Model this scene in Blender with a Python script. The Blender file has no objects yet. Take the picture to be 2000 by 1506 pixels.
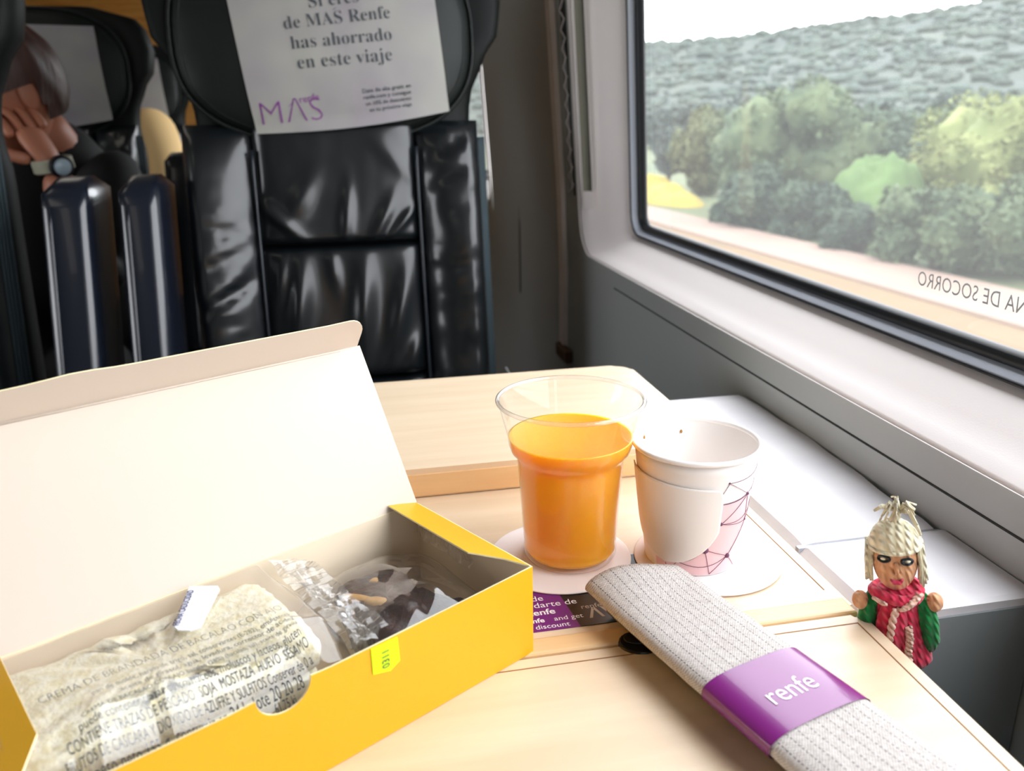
import bpy, bmesh, math, random
from mathutils import Vector, Matrix, noise
random.seed(7)
SC = bpy.context.scene
COL = SC.collection
PI = math.pi
def V(*a): return Vector(a)
def lin(r, g, b):
    f = lambda c: (c/255/12.92) if c/255 <= .04045 else ((c/255+.055)/1.055)**2.4
    return (f(r), f(g), f(b), 1)

# ---------------------------------------------------------------- camera, sky, exposure
cam = bpy.data.cameras.new('camera'); co = bpy.data.objects.new('camera', cam); COL.objects.link(co)
cam.sensor_width = 36; cam.lens = 1612.9/2000*36; cam.clip_start = .01; cam.clip_end = 2000
Rr, Ru, Rf = (.9813, -.1918, -.0166), (.0748, .3003, .9509), (.1774, .9344, -.3090)
co.matrix_world = Matrix(((Rr[0], Ru[0], -Rf[0], 0), (Rr[1], Ru[1], -Rf[1], 0), (Rr[2], Ru[2], -Rf[2], .965), (0, 0, 0, 1)))
cam.dof.use_dof = True; cam.dof.focus_distance = .44; cam.dof.aperture_fstop = 11
SC.camera = co
W = bpy.data.worlds.new('overcast_sky'); SC.world = W; W.use_nodes = True
bg = W.node_tree.nodes['Background']; bg.inputs[0].default_value = (.94, .97, 1.01, 1); bg.inputs[1].default_value = 6.0
SC.view_settings.view_transform = 'Standard'; SC.view_settings.look = 'None'
SC.view_settings.gamma = 1; SC.view_settings.use_curve_mapping = False; SC.view_settings.exposure = 0.15
SC.cycles.use_denoising = True
SC.cycles.max_bounces = 10; SC.cycles.transparent_max_bounces = 24; SC.cycles.diffuse_bounces = 5
SC.cycles.sample_clamp_indirect = 8; SC.cycles.caustics_reflective = False; SC.cycles.caustics_refractive = False
def portal(loc, rot, sx, sy):      # sampling guide of the sky through a window opening; gives off no light of its own
    l = bpy.data.lights.new('window_portal', 'AREA'); l.shape = 'RECTANGLE'; l.size = sx; l.size_y = sy
    l.cycles.is_portal = True
    o = bpy.data.objects.new('window_portal', l); COL.objects.link(o); o.location = loc; o.rotation_euler = rot
portal((.42, .4, 1.17), (0, PI/2, 0), .8, 1.6)
portal((.42, -1.25, 1.17), (0, PI/2, 0), .8, 1.4)
portal((-2.32, .4, 1.17), (0, -PI/2, 0), .8, 1.6)
portal((.42, 2.75, 1.17), (0, PI/2, 0), .8, 1.5)

# ---------------------------------------------------------------- helpers
MIRROR = set()      # things drafted in a left-handed frame (x toward the left): x is flipped when their meshes are made
def mk(name, vs, fs, mat, parent=None, smooth=True, world=False, fm=None, link=True):
    me = bpy.data.meshes.new(name)
    if parent is not None:
        r = parent
        while r.parent: r = r.parent
        if r.name in MIRROR: vs = [(-v[0], v[1], v[2]) for v in vs]
    if world and parent is not None:
        r = parent
        while r.parent: r = r.parent
        inv = r.matrix_basis.inverted(); vs = [inv @ Vector(v) for v in vs]
    me.from_pydata([tuple(v) for v in vs], [], fs)
    for m in (mat if isinstance(mat, (list, tuple)) else [mat]): me.materials.append(m)
    if fm:
        for p, i in zip(me.polygons, fm): p.material_index = i
    bm = bmesh.new(); bm.from_mesh(me); bmesh.ops.recalc_face_normals(bm, faces=bm.faces)
    for f in bm.faces: f.smooth = smooth
    bm.to_mesh(me); bm.free()
    o = bpy.data.objects.new(name, me)
    if link: COL.objects.link(o)
    if parent is not None: o.parent = parent
    return o
def from_bm(name, bm, mat, parent=None, smooth=False, fm=None):
    me = bpy.data.meshes.new(name); bmesh.ops.recalc_face_normals(bm, faces=bm.faces)
    for f in bm.faces: f.smooth = smooth
    bm.to_mesh(me); bm.free()
    for m in (mat if isinstance(mat, (list, tuple)) else [mat]): me.materials.append(m)
    o = bpy.data.objects.new(name, me); COL.objects.link(o)
    if parent is not None: o.parent = parent
    return o
def tag(o, label=None, cat=None, group=None, kind=None):
    if label: o['label'] = label
    if cat: o['category'] = cat
    if group: o['group'] = group
    if kind: o['kind'] = kind
    return o
def thing(name, label, cat, loc=(0, 0, 0), rz=0, group=None):
    o = bpy.data.objects.new(name, None); COL.objects.link(o); o.location = loc; o.rotation_euler = (0, 0, rz)
    o.empty_display_size = .05
    o.matrix_basis = Matrix.Translation(loc) @ Matrix.Rotation(rz, 4, 'Z')
    return tag(o, label, cat, group)
def struct(o): o['kind'] = 'structure'; return o
def box(name, x0, x1, y0, y1, z0, z1, mat, parent=None, bev=0, seg=2):
    bm = bmesh.new(); bmesh.ops.create_cube(bm, size=1)
    for v in bm.verts: v.co = V(x0+(v.co.x+.5)*(x1-x0), y0+(v.co.y+.5)*(y1-y0), z0+(v.co.z+.5)*(z1-z0))
    if bev: bmesh.ops.bevel(bm, geom=bm.edges[:], offset=bev, segments=seg, profile=.5, affect='EDGES')
    return from_bm(name, bm, mat, parent, smooth=False)
def prism(name, poly, z0, z1, mat, parent=None, bev=0, seg=3, T=None, matside=None):
    bm = bmesh.new(); a = [bm.verts.new((p[0], p[1], z0)) for p in poly]; b = [bm.verts.new((p[0], p[1], z1)) for p in poly]
    n = len(poly); top = bm.faces.new(b); bot = bm.faces.new(a[::-1])
    for i in range(n): bm.faces.new((a[i], a[(i+1) % n], b[(i+1) % n], b[i]))
    if matside:
        pass
    if bev:
        bmesh.ops.bevel(bm, geom=[e for e in bm.edges if abs(e.verts[0].co.z-e.verts[1].co.z) < 1e-6], offset=bev, segments=seg, profile=.5, affect='EDGES')
    if T:
        for v in bm.verts: v.co = T(v.co)
    return from_bm(name, bm, mat, parent)
def tube_data(pts, r, n=8, closed=False, caps=True):
    pts = [Vector(p) for p in pts]; vs, fs = [], []; m = len(pts); up = None
    for i, p in enumerate(pts):
        if closed: t = pts[(i+1) % m]-pts[i-1]
        else: t = pts[min(i+1, m-1)]-pts[max(i-1, 0)]
        t.normalize()
        if up is None: up = t.orthogonal().normalized()
        up = (up-t*up.dot(t)).normalized(); s = t.cross(up)
        rr = r[i] if isinstance(r, (list, tuple)) else r
        for k in range(n):
            a = 2*PI*k/n; vs.append(p+up*math.cos(a)*rr+s*math.sin(a)*rr)
    for i in range(m if closed else m-1):
        j = (i+1) % m
        for k in range(n): fs.append((i*n+k, i*n+(k+1) % n, j*n+(k+1) % n, j*n+k))
    if not closed and caps: fs.append(tuple(range(n))[::-1]); fs.append(tuple(range((m-1)*n, m*n)))
    return vs, fs
def join(parts):
    vs, fs = [], []
    for v, f in parts:
        k = len(vs); vs += list(v); fs += [tuple(i+k for i in q) for q in f]
    return vs, fs
def tube(name, pts, r, mat, parent=None, n=8, closed=False, world=False):
    v, f = tube_data(pts, r, n, closed); return mk(name, v, f, mat, parent, world=world)
def lathe_data(prof, n=64, c=(0, 0, 0), capb=False, capt=False):
    vs, fs = [], []
    for r, z in prof:
        for k in range(n): a = 2*PI*k/n; vs.append(V(c[0]+r*math.cos(a), c[1]+r*math.sin(a), c[2]+z))
    for i in range(len(prof)-1):
        for k in range(n): fs.append((i*n+k, i*n+(k+1) % n, (i+1)*n+(k+1) % n, (i+1)*n+k))
    if capb: fs.append(tuple(range(n))[::-1])
    if capt: fs.append(tuple(range((len(prof)-1)*n, len(prof)*n)))
    return vs, fs
def grid_data(fn, nu, nv):
    vs = [Vector(fn(i/nu, j/nv)) for j in range(nv+1) for i in range(nu+1)]
    fs = [(j*(nu+1)+i, j*(nu+1)+i+1, (j+1)*(nu+1)+i+1, (j+1)*(nu+1)+i) for j in range(nv) for i in range(nu)]
    return vs, fs
def sphere_data(c, r, nu=24, nv=14, f=None):
    vs, fs = [], []
    rx, ry, rz = r if isinstance(r, (tuple, list)) else (r, r, r)
    for j in range(nv+1):
        t = PI*j/nv
        for i in range(nu):
            a = 2*PI*i/nu; p = V(rx*math.sin(t)*math.cos(a), ry*math.sin(t)*math.sin(a), rz*math.cos(t))
            if f: p = f(p)
            vs.append(p+Vector(c))
    for j in range(nv):
        for i in range(nu): fs.append((j*nu+i, (j+1)*nu+i, (j+1)*nu+(i+1) % nu, j*nu+(i+1) % nu))
    return vs, fs
def rrect(x0, x1, y0, y1, r, n=8):
    pts = []
    for cx, cy, a0 in ((x1-r, y1-r, 0), (x0+r, y1-r, PI/2), (x0+r, y0+r, PI), (x1-r, y0+r, 1.5*PI)):
        for k in range(n+1): a = a0+PI/2*k/n; pts.append((cx+r*math.cos(a), cy+r*math.sin(a)))
    return pts
def rings(name, loops, mat, parent=None, smooth=True, closed=True, caps=False):
    n = len(loops[0]); vs = [p for l in loops for p in l]; fs = []
    for i in range(len(loops)-1):
        for k in range(n if closed else n-1): fs.append((i*n+k, i*n+(k+1) % n, (i+1)*n+(k+1) % n, (i+1)*n+k))
    if caps: fs.append(tuple(range(n))[::-1]); fs.append(tuple(range((len(loops)-1)*n, len(loops)*n)))
    return mk(name, vs, fs, mat, parent, smooth)
def fbm(p, s, o=3): return noise.fractal(Vector(p)*s, 1.0, 2.0, o)
def text_data(body, size=1, ax='LEFT', sx=1.0, bold=0, shear=0, space=1.0):
    c = bpy.data.curves.new('letters', 'FONT'); c.body = body; c.size = size; c.align_x = ax; c.offset = bold; c.shear = shear
    c.space_character = space; c.resolution_u = 3
    o = bpy.data.objects.new('letters', c); COL.objects.link(o)
    bpy.context.view_layer.update()
    dg = bpy.context.evaluated_depsgraph_get(); me = bpy.data.meshes.new_from_object(o.evaluated_get(dg))
    vs = [V(v.co.x*sx, v.co.y, 0) for v in me.vertices]; fs = [tuple(p.vertices) for p in me.polygons]
    bpy.data.objects.remove(o); bpy.data.curves.remove(c); bpy.data.meshes.remove(me)
    return vs, fs
def letters(name, lines, fn, mat, parent, world=True):
    """lines: (vs,fs) in flat (s,t); fn maps (s,t) to a point on the printed surface"""
    v, f = join(lines); return mk(name, [fn(p.x, p.y) for p in v], f, mat, parent, smooth=False, world=world)
def skin(name, joints, bones, mat, parent=None, sub=2, world=True, root=0):
    me = bpy.data.meshes.new(name); me.from_pydata([j[:3] for j in joints], bones, [])
    o = bpy.data.objects.new(name, me); COL.objects.link(o)
    m = o.modifiers.new('skin', 'SKIN'); m.use_smooth_shade = True
    for sv, j in zip(me.skin_vertices[0].data, joints):
        r = j[3]; sv.radius = (r, r) if not isinstance(r, tuple) else r
        sv.use_root = False
    me.skin_vertices[0].data[root].use_root = True
    s = o.modifiers.new('sub', 'SUBSURF'); s.levels = sub; s.render_levels = sub
    bpy.context.view_layer.update(); dg = bpy.context.evaluated_depsgraph_get()
    m2 = bpy.data.meshes.new_from_object(o.evaluated_get(dg)); bpy.data.objects.remove(o)
    vs = [v.co.copy() for v in m2.vertices]; fs = [tuple(p.vertices) for p in m2.polygons]; bpy.data.meshes.remove(m2)
    if mat is None: return vs, fs
    return mk(name, vs, fs, mat, parent, True, world)
def sstep(a, b, x): t = max(0, min(1, (x-a)/(b-a))); return t*t*(3-2*t)
def gauss(x, w): return math.exp(-(x/w)**2)

# ---------------------------------------------------------------- materials
def mat(name, c, rough=.5, metal=0, spec=.5, c2=None, nscale=30, ndet=4, stretch=(1, 1, 1), bump=0, bscale=200, bstretch=(1, 1, 1), coat=0, coatr=.03, sss=0, sssr=(1, .5, .2), trans=0, sheen=0, lo=.35, hi=.65):
    m = bpy.data.materials.new(name); m.use_nodes = True; nt = m.node_tree; b = nt.nodes['Principled BSDF']
    b.inputs['Base Color'].default_value = c; b.inputs['Roughness'].default_value = rough; b.inputs['Metallic'].default_value = metal
    b.inputs['Specular IOR Level'].default_value = spec; b.inputs['Coat Weight'].default_value = coat; b.inputs['Coat Roughness'].default_value = coatr
    if sheen: b.inputs['Sheen Weight'].default_value = sheen
    if sss:
        b.inputs['Subsurface Weight'].default_value = sss; b.inputs['Subsurface Radius'].default_value = sssr; b.inputs['Subsurface Scale'].default_value = .01
    if trans: b.inputs['Transmission Weight'].default_value = trans
    tc = nt.nodes.new('ShaderNodeTexCoord')
    if c2:
        mp = nt.nodes.new('ShaderNodeMapping'); mp.inputs['Scale'].default_value = stretch; nt.links.new(tc.outputs['Object'], mp.inputs[0])
        n = nt.nodes.new('ShaderNodeTexNoise'); n.inputs['Scale'].default_value = nscale; n.inputs['Detail'].default_value = ndet
        nt.links.new(mp.outputs[0], n.inputs['Vector'])
        r = nt.nodes.new('ShaderNodeValToRGB'); r.color_ramp.elements[0].position = lo; r.color_ramp.elements[1].position = hi
        r.color_ramp.elements[0].color = c; r.color_ramp.elements[1].color = c2
        nt.links.new(n.outputs['Fac'], r.inputs[0]); nt.links.new(r.outputs[0], b.inputs['Base Color'])
    if bump:
        mp = nt.nodes.new('ShaderNodeMapping'); mp.inputs['Scale'].default_value = bstretch; nt.links.new(tc.outputs['Object'], mp.inputs[0])
        n = nt.nodes.new('ShaderNodeTexNoise'); n.inputs['Scale'].default_value = bscale; n.inputs['Detail'].default_value = 3
        nt.links.new(mp.outputs[0], n.inputs['Vector'])
        bp = nt.nodes.new('ShaderNodeBump'); bp.inputs['Strength'].default_value = bump; bp.inputs['Distance'].default_value = .001
        nt.links.new(n.outputs['Fac'], bp.inputs['Height']); nt.links.new(bp.outputs[0], b.inputs['Normal'])
    return m
def film(name, tint=(1, 1, 1, 1), rough=.03, gloss=1.0, veil=.03, ior=1.45):
    """thin clear sheet: mostly see-through, Fresnel reflection, a trace of milky scatter"""
    m = bpy.data.materials.new(name); m.use_nodes = True; nt = m.node_tree; nt.nodes.clear()
    o = nt.nodes.new('ShaderNodeOutputMaterial'); t = nt.nodes.new('ShaderNodeBsdfTransparent'); t.inputs[0].default_value = tint
    g = nt.nodes.new('ShaderNodeBsdfGlossy'); g.inputs['Roughness'].default_value = rough
    d = nt.nodes.new('ShaderNodeBsdfDiffuse'); d.inputs[0].default_value = (.9, .9, .9, 1)
    tr = nt.nodes.new('ShaderNodeBsdfTranslucent'); tr.inputs[0].default_value = (.9, .9, .9, 1)
    dm = nt.nodes.new('ShaderNodeMixShader'); nt.links.new(d.outputs[0], dm.inputs[1]); nt.links.new(tr.outputs[0], dm.inputs[2])
    m1 = nt.nodes.new('ShaderNodeMixShader'); m1.inputs[0].default_value = veil
    nt.links.new(t.outputs[0], m1.inputs[1]); nt.links.new(dm.outputs[0], m1.inputs[2])
    fr = nt.nodes.new('ShaderNodeFresnel'); ge = nt.nodes.new('ShaderNodeNewGeometry'); mi = nt.nodes.new('ShaderNodeMapRange')
    mi.inputs['To Min'].default_value = ior; mi.inputs['To Max'].default_value = 1/ior      # a thin sheet reflects alike from both sides
    nt.links.new(ge.outputs['Backfacing'], mi.inputs['Value']); nt.links.new(mi.outputs[0], fr.inputs[0])
    mu = nt.nodes.new('ShaderNodeMath'); mu.operation = 'MULTIPLY'; mu.inputs[1].default_value = gloss; nt.links.new(fr.outputs[0], mu.inputs[0])
    m2 = nt.nodes.new('ShaderNodeMixShader'); nt.links.new(mu.outputs[0], m2.inputs[0]); nt.links.new(m1.outputs[0], m2.inputs[1]); nt.links.new(g.outputs[0], m2.inputs[2])
    nt.links.new(m2.outputs[0], o.inputs[0]); return m
def emit(name, c, s):
    m = bpy.data.materials.new(name); m.use_nodes = True; b = m.node_tree.nodes['Principled BSDF']
    b.inputs['Base Color'].default_value = c; b.inputs['Emission Color'].default_value = c; b.inputs['Emission Strength'].default_value = s; return m

M = {}
M['panel'] = mat('window_panel_plastic', lin(226, 218, 216), .42, bump=.05, bscale=900)
M['wall'] = mat('grey_wall_plastic', lin(166, 170, 169), .5, bump=.06, bscale=900)
M['wall_dark'] = mat('dark_grey_wall', lin(172, 174, 172), .55)
M['trim'] = mat('pinkish_trim', lin(250, 238, 235), .4)
M['ledge'] = mat('ledge_plastic', lin(214, 212, 216), .38, c2=lin(222, 220, 222), nscale=25, bump=.05, bscale=700)
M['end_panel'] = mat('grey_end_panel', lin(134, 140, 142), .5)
M['black'] = mat('black_rubber', lin(14, 18, 22), .45)
M['joint'] = mat('joint_shadow_gap', lin(30, 32, 30), .8)
M['steel'] = mat('grey_gasket', lin(176, 182, 194), .4)
M['slot'] = mat('olive_blind_rail', lin(112, 110, 96), .5)
M['blind'] = mat('grey_roller_blind', lin(120, 118, 110), .9)
M['floor'] = mat('dark_carpet', lin(38, 40, 44), .9, c2=lin(52, 54, 58), nscale=400)
M['ceil'] = mat('ceiling_panel', lin(150, 148, 144), .7)
M['leather'] = mat('black_leather', lin(6, 11, 15), .5, spec=.25, coat=.9, coatr=.2, bump=.12, bscale=350)
M['leather_matte'] = mat('headrest_leather', lin(14, 20, 18), .5, spec=.3, bump=.3, bscale=450)
M['shell'] = mat('seat_shell', lin(8, 11, 11), .6, spec=.25)
M['thread'] = mat('teal_stitched_fabric', lin(34, 50, 56), .7, bump=.6, bscale=900)
M['arm'] = mat('armrest_plastic', lin(22, 27, 38), .25, spec=.6, coat=.3)
M['piping'] = mat('leather_piping', lin(26, 32, 40), .3)
M['paper_grey'] = mat('headrest_cloth_paper', lin(160, 159, 152), .85, c2=lin(147, 142, 146), nscale=9, ndet=2, bump=.15, bscale=1500)
M['ink'] = mat('dark_print', lin(62, 68, 74), .8)
M['ink_purple'] = mat('purple_print', lin(122, 60, 132), .8)
M['maple'] = mat('pale_maple', lin(222, 198, 167), .33, c2=lin(230, 208, 179), nscale=6, ndet=5, stretch=(1.2, 14, 4), spec=.5, bump=.04, bscale=60, bstretch=(1, 20, 1))
M['maple_edge'] = mat('maple_edge', lin(228, 188, 138), .35, c2=lin(234, 198, 150), nscale=8, ndet=5, stretch=(1, 14, 14))
M['inlay'] = mat('brown_inlay', lin(150, 104, 62), .6)
M['card_white'] = mat('white_card', lin(214, 199, 184), .55)
M['card_yellow'] = mat('yellow_card', lin(232, 172, 26), .42)
M['card_inside'] = mat('warm_card_inside', lin(244, 226, 200), .6)  # white card with warm bounce light mixed into its colour
M['card_edge'] = mat('card_cut_edge', lin(250, 236, 190), .7)
M['neon'] = mat('neon_yellow_sticker', lin(214, 255, 10), .5)
M['sticker'] = mat('white_sticker', lin(240, 240, 246), .45)
M['navy'] = mat('navy_print', lin(38, 52, 110), .7)
M['bread'] = mat('white_bread', lin(250, 243, 220), .9, c2=lin(234, 222, 182), nscale=230, ndet=6, lo=.42, hi=.62, bump=.7, bscale=420)
M['crust'] = mat('bread_edge', lin(240, 222, 176), .9, c2=lin(222, 196, 140), nscale=120, bump=.9, bscale=400)
M['filling'] = mat('cod_cream_filling', lin(232, 226, 196), .6, bump=.6, bscale=250)
M['choc'] = mat('chocolate_brownie', lin(38, 22, 16), .45, c2=lin(66, 36, 24), nscale=160, bump=1.0, bscale=260)
M['nut'] = mat('pale_nut', lin(176, 128, 66), .5, c2=lin(204, 160, 96), nscale=120)
M['film'] = film('clear_wrapper', gloss=2.4, rough=.05, veil=.035)
M['film_crimp'] = film('crimped_wrapper_seal', gloss=2.2, rough=.1, veil=.12)
M['plastic'] = film('clear_cup_plastic', gloss=1.0, rough=.04, veil=.03)
M['plastic_rim'] = film('clear_cup_rim', gloss=2.2, rough=.08, veil=.12)
M['pane'] = film('window_glass', gloss=.8, rough=0, veil=.13)  # milky veil in the pane stands in for haze over the landscape
M['juice'] = mat('orange_juice', lin(250, 168, 20), .3, sss=.9, sssr=(1.6, .8, .10))
M['cup_paper'] = mat('white_cup_paper', lin(246, 240, 236), .5)
M['cup_pink'] = mat('pink_cup_print', lin(244, 204, 208), .5)
M['cup_line'] = mat('mauve_cup_print', lin(110, 66, 96), .6)
M['doily'] = mat('white_paper_coaster', lin(244, 236, 236), .7)
M['brown_dot'] = mat('coffee_spot', lin(176, 128, 62), .7)
M['purple'] = mat('purple_band', lin(122, 36, 118), .25, coat=.4)
M['white_ink'] = mat('white_print', lin(246, 244, 250), .5)
M['sticker_black'] = mat('black_label', lin(24, 22, 24), .4)
M['sticker_purple'] = mat('purple_label', lin(112, 38, 120), .4)
M['silver_ink'] = mat('silver_print', lin(186, 176, 164), .5)
M['knob'] = mat('black_latch', lin(16, 15, 14), .3)
M['skin'] = mat('skin', lin(196, 128, 100), .5, sss=.1)
M['hair'] = mat('dark_auburn_hair', lin(54, 26, 18), .5, c2=lin(78, 40, 26), nscale=60, stretch=(1, 1, .15), bump=.8, bscale=200, bstretch=(1, 1, .1))
M['jacket'] = mat('black_jacket', lin(12, 13, 14), .8)
M['beige'] = mat('beige_sleeve', lin(232, 196, 138), .85, bump=.4, bscale=200)
M['watch'] = mat('pale_watch_dial', lin(196, 214, 226), .25)
M['strap'] = mat('grey_watch_strap', lin(176, 172, 150), .6)
M['gold'] = mat('gold_glint', lin(230, 200, 160), .25, metal=1)
M['wood_wall'] = mat('warm_wood_bulkhead', lin(250, 184, 92), .45, c2=lin(232, 156, 66), nscale=6, stretch=(1, 1, 8))
M['cord'] = mat('pale_cord', lin(150, 150, 150), .6)
M['rust'] = mat('brown_stain_trim', lin(96, 66, 50), .7)
def knit(name, c, c2):
    m = bpy.data.materials.new(name); m.use_nodes = True; nt = m.node_tree; b = nt.nodes['Principled BSDF']; b.inputs['Roughness'].default_value = .95
    b.inputs['Sheen Weight'].default_value = .3
    tc = nt.nodes.new('ShaderNodeTexCoord')
    def wave(direction, s, dist):
        w = nt.nodes.new('ShaderNodeTexWave'); w.wave_type = 'BANDS'; w.bands_direction = direction
        w.inputs['Scale'].default_value = s; w.inputs['Distortion'].default_value = dist; w.inputs['Detail'].default_value = 1
        nt.links.new(tc.outputs['Object'], w.inputs['Vector']); return w
    a = wave('X', 95, 1.2); d = wave('DIAGONAL', 130, 1.5)
    mx = nt.nodes.new('ShaderNodeMath'); mx.operation = 'MULTIPLY'; nt.links.new(a.outputs['Fac'], mx.inputs[0]); nt.links.new(d.outputs['Fac'], mx.inputs[1])
    r = nt.nodes.new('ShaderNodeMix'); r.data_type = 'RGBA'; r.inputs[6].default_value = c2; r.inputs[7].default_value = c
    nt.links.new(a.outputs['Fac'], r.inputs[0]); nt.links.new(r.outputs[2], b.inputs['Base Color'])
    bp = nt.nodes.new('ShaderNodeBump'); bp.inputs['Strength'].default_value = .9; bp.inputs['Distance'].default_value = .0015
    nt.links.new(mx.outputs[0], bp.inputs['Height']); nt.links.new(bp.outputs[0], b.inputs['Normal']); return m
M['k_cream'] = knit('cream_knit', lin(240, 232, 204), lin(214, 204, 170))
M['k_skin'] = knit('peach_knit', lin(232, 176, 132), lin(206, 146, 104))
M['k_red'] = knit('raspberry_knit', lin(222, 48, 84), lin(186, 26, 62))
M['k_green'] = knit('green_knit', lin(0, 142, 66), lin(0, 104, 48))
M['k_pink'] = knit('pale_pink_yarn', lin(244, 208, 190), lin(224, 176, 158))
M['k_black'] = knit('black_yarn', lin(26, 30, 36), lin(10, 12, 16))
M['k_mouth'] = knit('pink_yarn', lin(216, 60, 92), lin(190, 40, 72))
def weave():
    m = bpy.data.materials.new('grey_woven_linen'); m.use_nodes = True; nt = m.node_tree; b = nt.nodes['Principled BSDF']; b.inputs['Roughness'].default_value = .9
    tc = nt.nodes.new('ShaderNodeTexCoord'); sp = nt.nodes.new('ShaderNodeSeparateXYZ'); nt.links.new(tc.outputs['Object'], sp.inputs[0])
    def mt(op, a, b_=None):
        n = nt.nodes.new('ShaderNodeMath'); n.operation = op
        for i, q in enumerate((a, b_)):
            if q is None: continue
            if isinstance(q, (int, float)): n.inputs[i].default_value = q
            else: nt.links.new(q, n.inputs[i])
        return n.outputs[0]
    row = mt('FLOOR', mt('DIVIDE', sp.outputs[1], .0047)); fy = mt('FRACT', mt('DIVIDE', sp.outputs[1], .0047))
    line = mt('LESS_THAN', fy, .085)                                # dashed dark threads running along the cloth
    dash = mt('GREATER_THAN', mt('FRACT', mt('ADD', mt('DIVIDE', sp.outputs[0], .0019), mt('MULTIPLY', row, .37))), .45)
    mask = mt('MULTIPLY', line, dash)
    ch = nt.nodes.new('ShaderNodeTexChecker'); ch.inputs['Scale'].default_value = 1500; nt.links.new(tc.outputs['Object'], ch.inputs['Vector'])
    ch.inputs['Color1'].default_value = lin(208, 201, 197); ch.inputs['Color2'].default_value = lin(172, 165, 161)
    nz = nt.nodes.new('ShaderNodeTexNoise'); nz.inputs['Scale'].default_value = 700; nt.links.new(tc.outputs['Object'], nz.inputs['Vector'])
    m1 = nt.nodes.new('ShaderNodeMix'); m1.data_type = 'RGBA'; m1.blend_type = 'OVERLAY'; m1.inputs[0].default_value = .5
    nt.links.new(ch.outputs['Color'], m1.inputs[6]); nt.links.new(nz.outputs['Fac'], m1.inputs[7])
    m2 = nt.nodes.new('ShaderNodeMix'); m2.data_type = 'RGBA'; m2.inputs[7].default_value = lin(92, 88, 90); nt.links.new(mask, m2.inputs[0]); nt.links.new(m1.outputs[2], m2.inputs[6])
    nt.links.new(m2.outputs[2], b.inputs['Base Color'])
    bp = nt.nodes.new('ShaderNodeBump'); bp.inputs['Strength'].default_value = .5; bp.inputs['Distance'].default_value = .0004
    nt.links.new(ch.outputs['Fac'], bp.inputs['Height']); nt.links.new(bp.outputs[0], b.inputs['Normal']); return m
M['linen'] = weave()
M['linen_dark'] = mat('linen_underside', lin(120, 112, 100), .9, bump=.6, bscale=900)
# outdoors
M['hill'] = mat('forested_hill', lin(50, 61, 57), .95, c2=lin(64, 72, 64), nscale=.05, ndet=5, lo=.4, hi=.7)
M['hill_tree'] = mat('hill_wood_dark', lin(60, 72, 66), .95)
M['hill_light'] = mat('hill_wood_light', lin(66, 77, 69), .95)
M['field'] = mat('field_ground', lin(66, 78, 52), .95, c2=lin(86, 92, 60), nscale=.3, ndet=5)
M['grass'] = mat('bright_grass', lin(78, 100, 56), .95, c2=lin(66, 88, 50), nscale=1.2)
M['yellow_field'] = mat('yellow_broom', lin(150, 130, 50), .95, c2=lin(128, 114, 44), nscale=2)
M['concrete'] = mat('pale_concrete', lin(120, 101, 90), .9, c2=lin(126, 107, 96), nscale=.7)
M['dirt'] = mat('tan_dirt', lin(104, 84, 58), .95, c2=lin(96, 78, 54), nscale=.9)
M['ballast'] = mat('pale_ballast', lin(108, 108, 100), .95, c2=lin(94, 94, 88), nscale=7)
def leafmat(n, a, b): return mat(n, lin(*a), .95, c2=lin(*b), nscale=1.6, ndet=6, lo=.4, hi=.62, bump=1, bscale=9)
M['leaf_mid'] = leafmat('mid_green_leaves', (54, 70, 48), (80, 92, 64))
M['leaf_dark'] = leafmat('dark_green_leaves', (44, 60, 48), (64, 80, 62))
M['leaf_olive'] = leafmat('olive_leaves', (74, 82, 54), (92, 96, 66))
M['leaf_light'] = leafmat('yellow_green_leaves', (94, 104, 62), (120, 126, 80))
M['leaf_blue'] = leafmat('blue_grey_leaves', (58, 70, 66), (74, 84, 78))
M['bark'] = mat('bark', lin(66, 56, 52), .95)

# ================================================================ THE CARRIAGE
TZ = .73
def xw(z): return .335 if z < .78 else .335-.065*(z-.78)
def gx(z): return .40-.05*(z-.82)
struct(box('floor', -2.3, .36, -2.0, 5.05, -.06, 0, M['floor']))
struct(box('ceiling', -2.4, .45, -2.0, 5.05, 2.05, 2.1, M['ceil']))
struct(box('wall_front', -2.4, .45, 5.05, 5.1, -.06, 2.1, M['wood_wall']))
struct(box('wall_back', -2.4, .45, -2.05, -2.0, -.06, 2.1, M['wall_dark']))

def rloop(y0, y1, z0, z1, r, xf, n=10):
    return [V(xf(q[1]), q[0], q[1]) for q in rrect(y0, y1, z0, z1, r, n)]
WY = [(-1.95, -.55), (-.38, 1.19), (2.0, 3.5)]                     # the three window surrounds along the right wall
ZB, ZT = .772, 1.56
wall = bpy.data.objects.new('wall_right', None); COL.objects.link(wall); struct(wall)
# lower wall, upper wall and the infills between the surrounds
def wallsheet(name, y0, y1, z0, z1, mat_, nz=8, parent=wall):
    v, f = grid_data(lambda u, w: (xw(z0+(z1-z0)*w), y0+(y1-y0)*u, z0+(z1-z0)*w), 2, nz)
    v2 = [p+V(.02, 0, 0) for p in v]; n = len(v); fs = f+[tuple(i+n for i in q[::-1]) for q in f]
    return mk(name, v+v2, fs, mat_, parent)
wallsheet('lower_panel', -2.0, 1.33, .0, .749, M['wall'])
wallsheet('lower_panel', 1.33, 5.05, .0, .749, M['wall_dark'])
wallsheet('upper_panel', -2.0, 5.05, 1.60, 2.06, M['panel'])
wallsheet('infill_panel', -.51, -.42, .749, 1.6, M['wall'])
wallsheet('infill_panel', -2.0, -1.99, .749, 1.6, M['wall'])
wallsheet('infill_panel', 1.23, 1.33, .749, 1.6, M['wall'])
wallsheet('infill_panel', 1.33, 1.648, .749, 1.6, M['wall_dark'])
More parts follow.
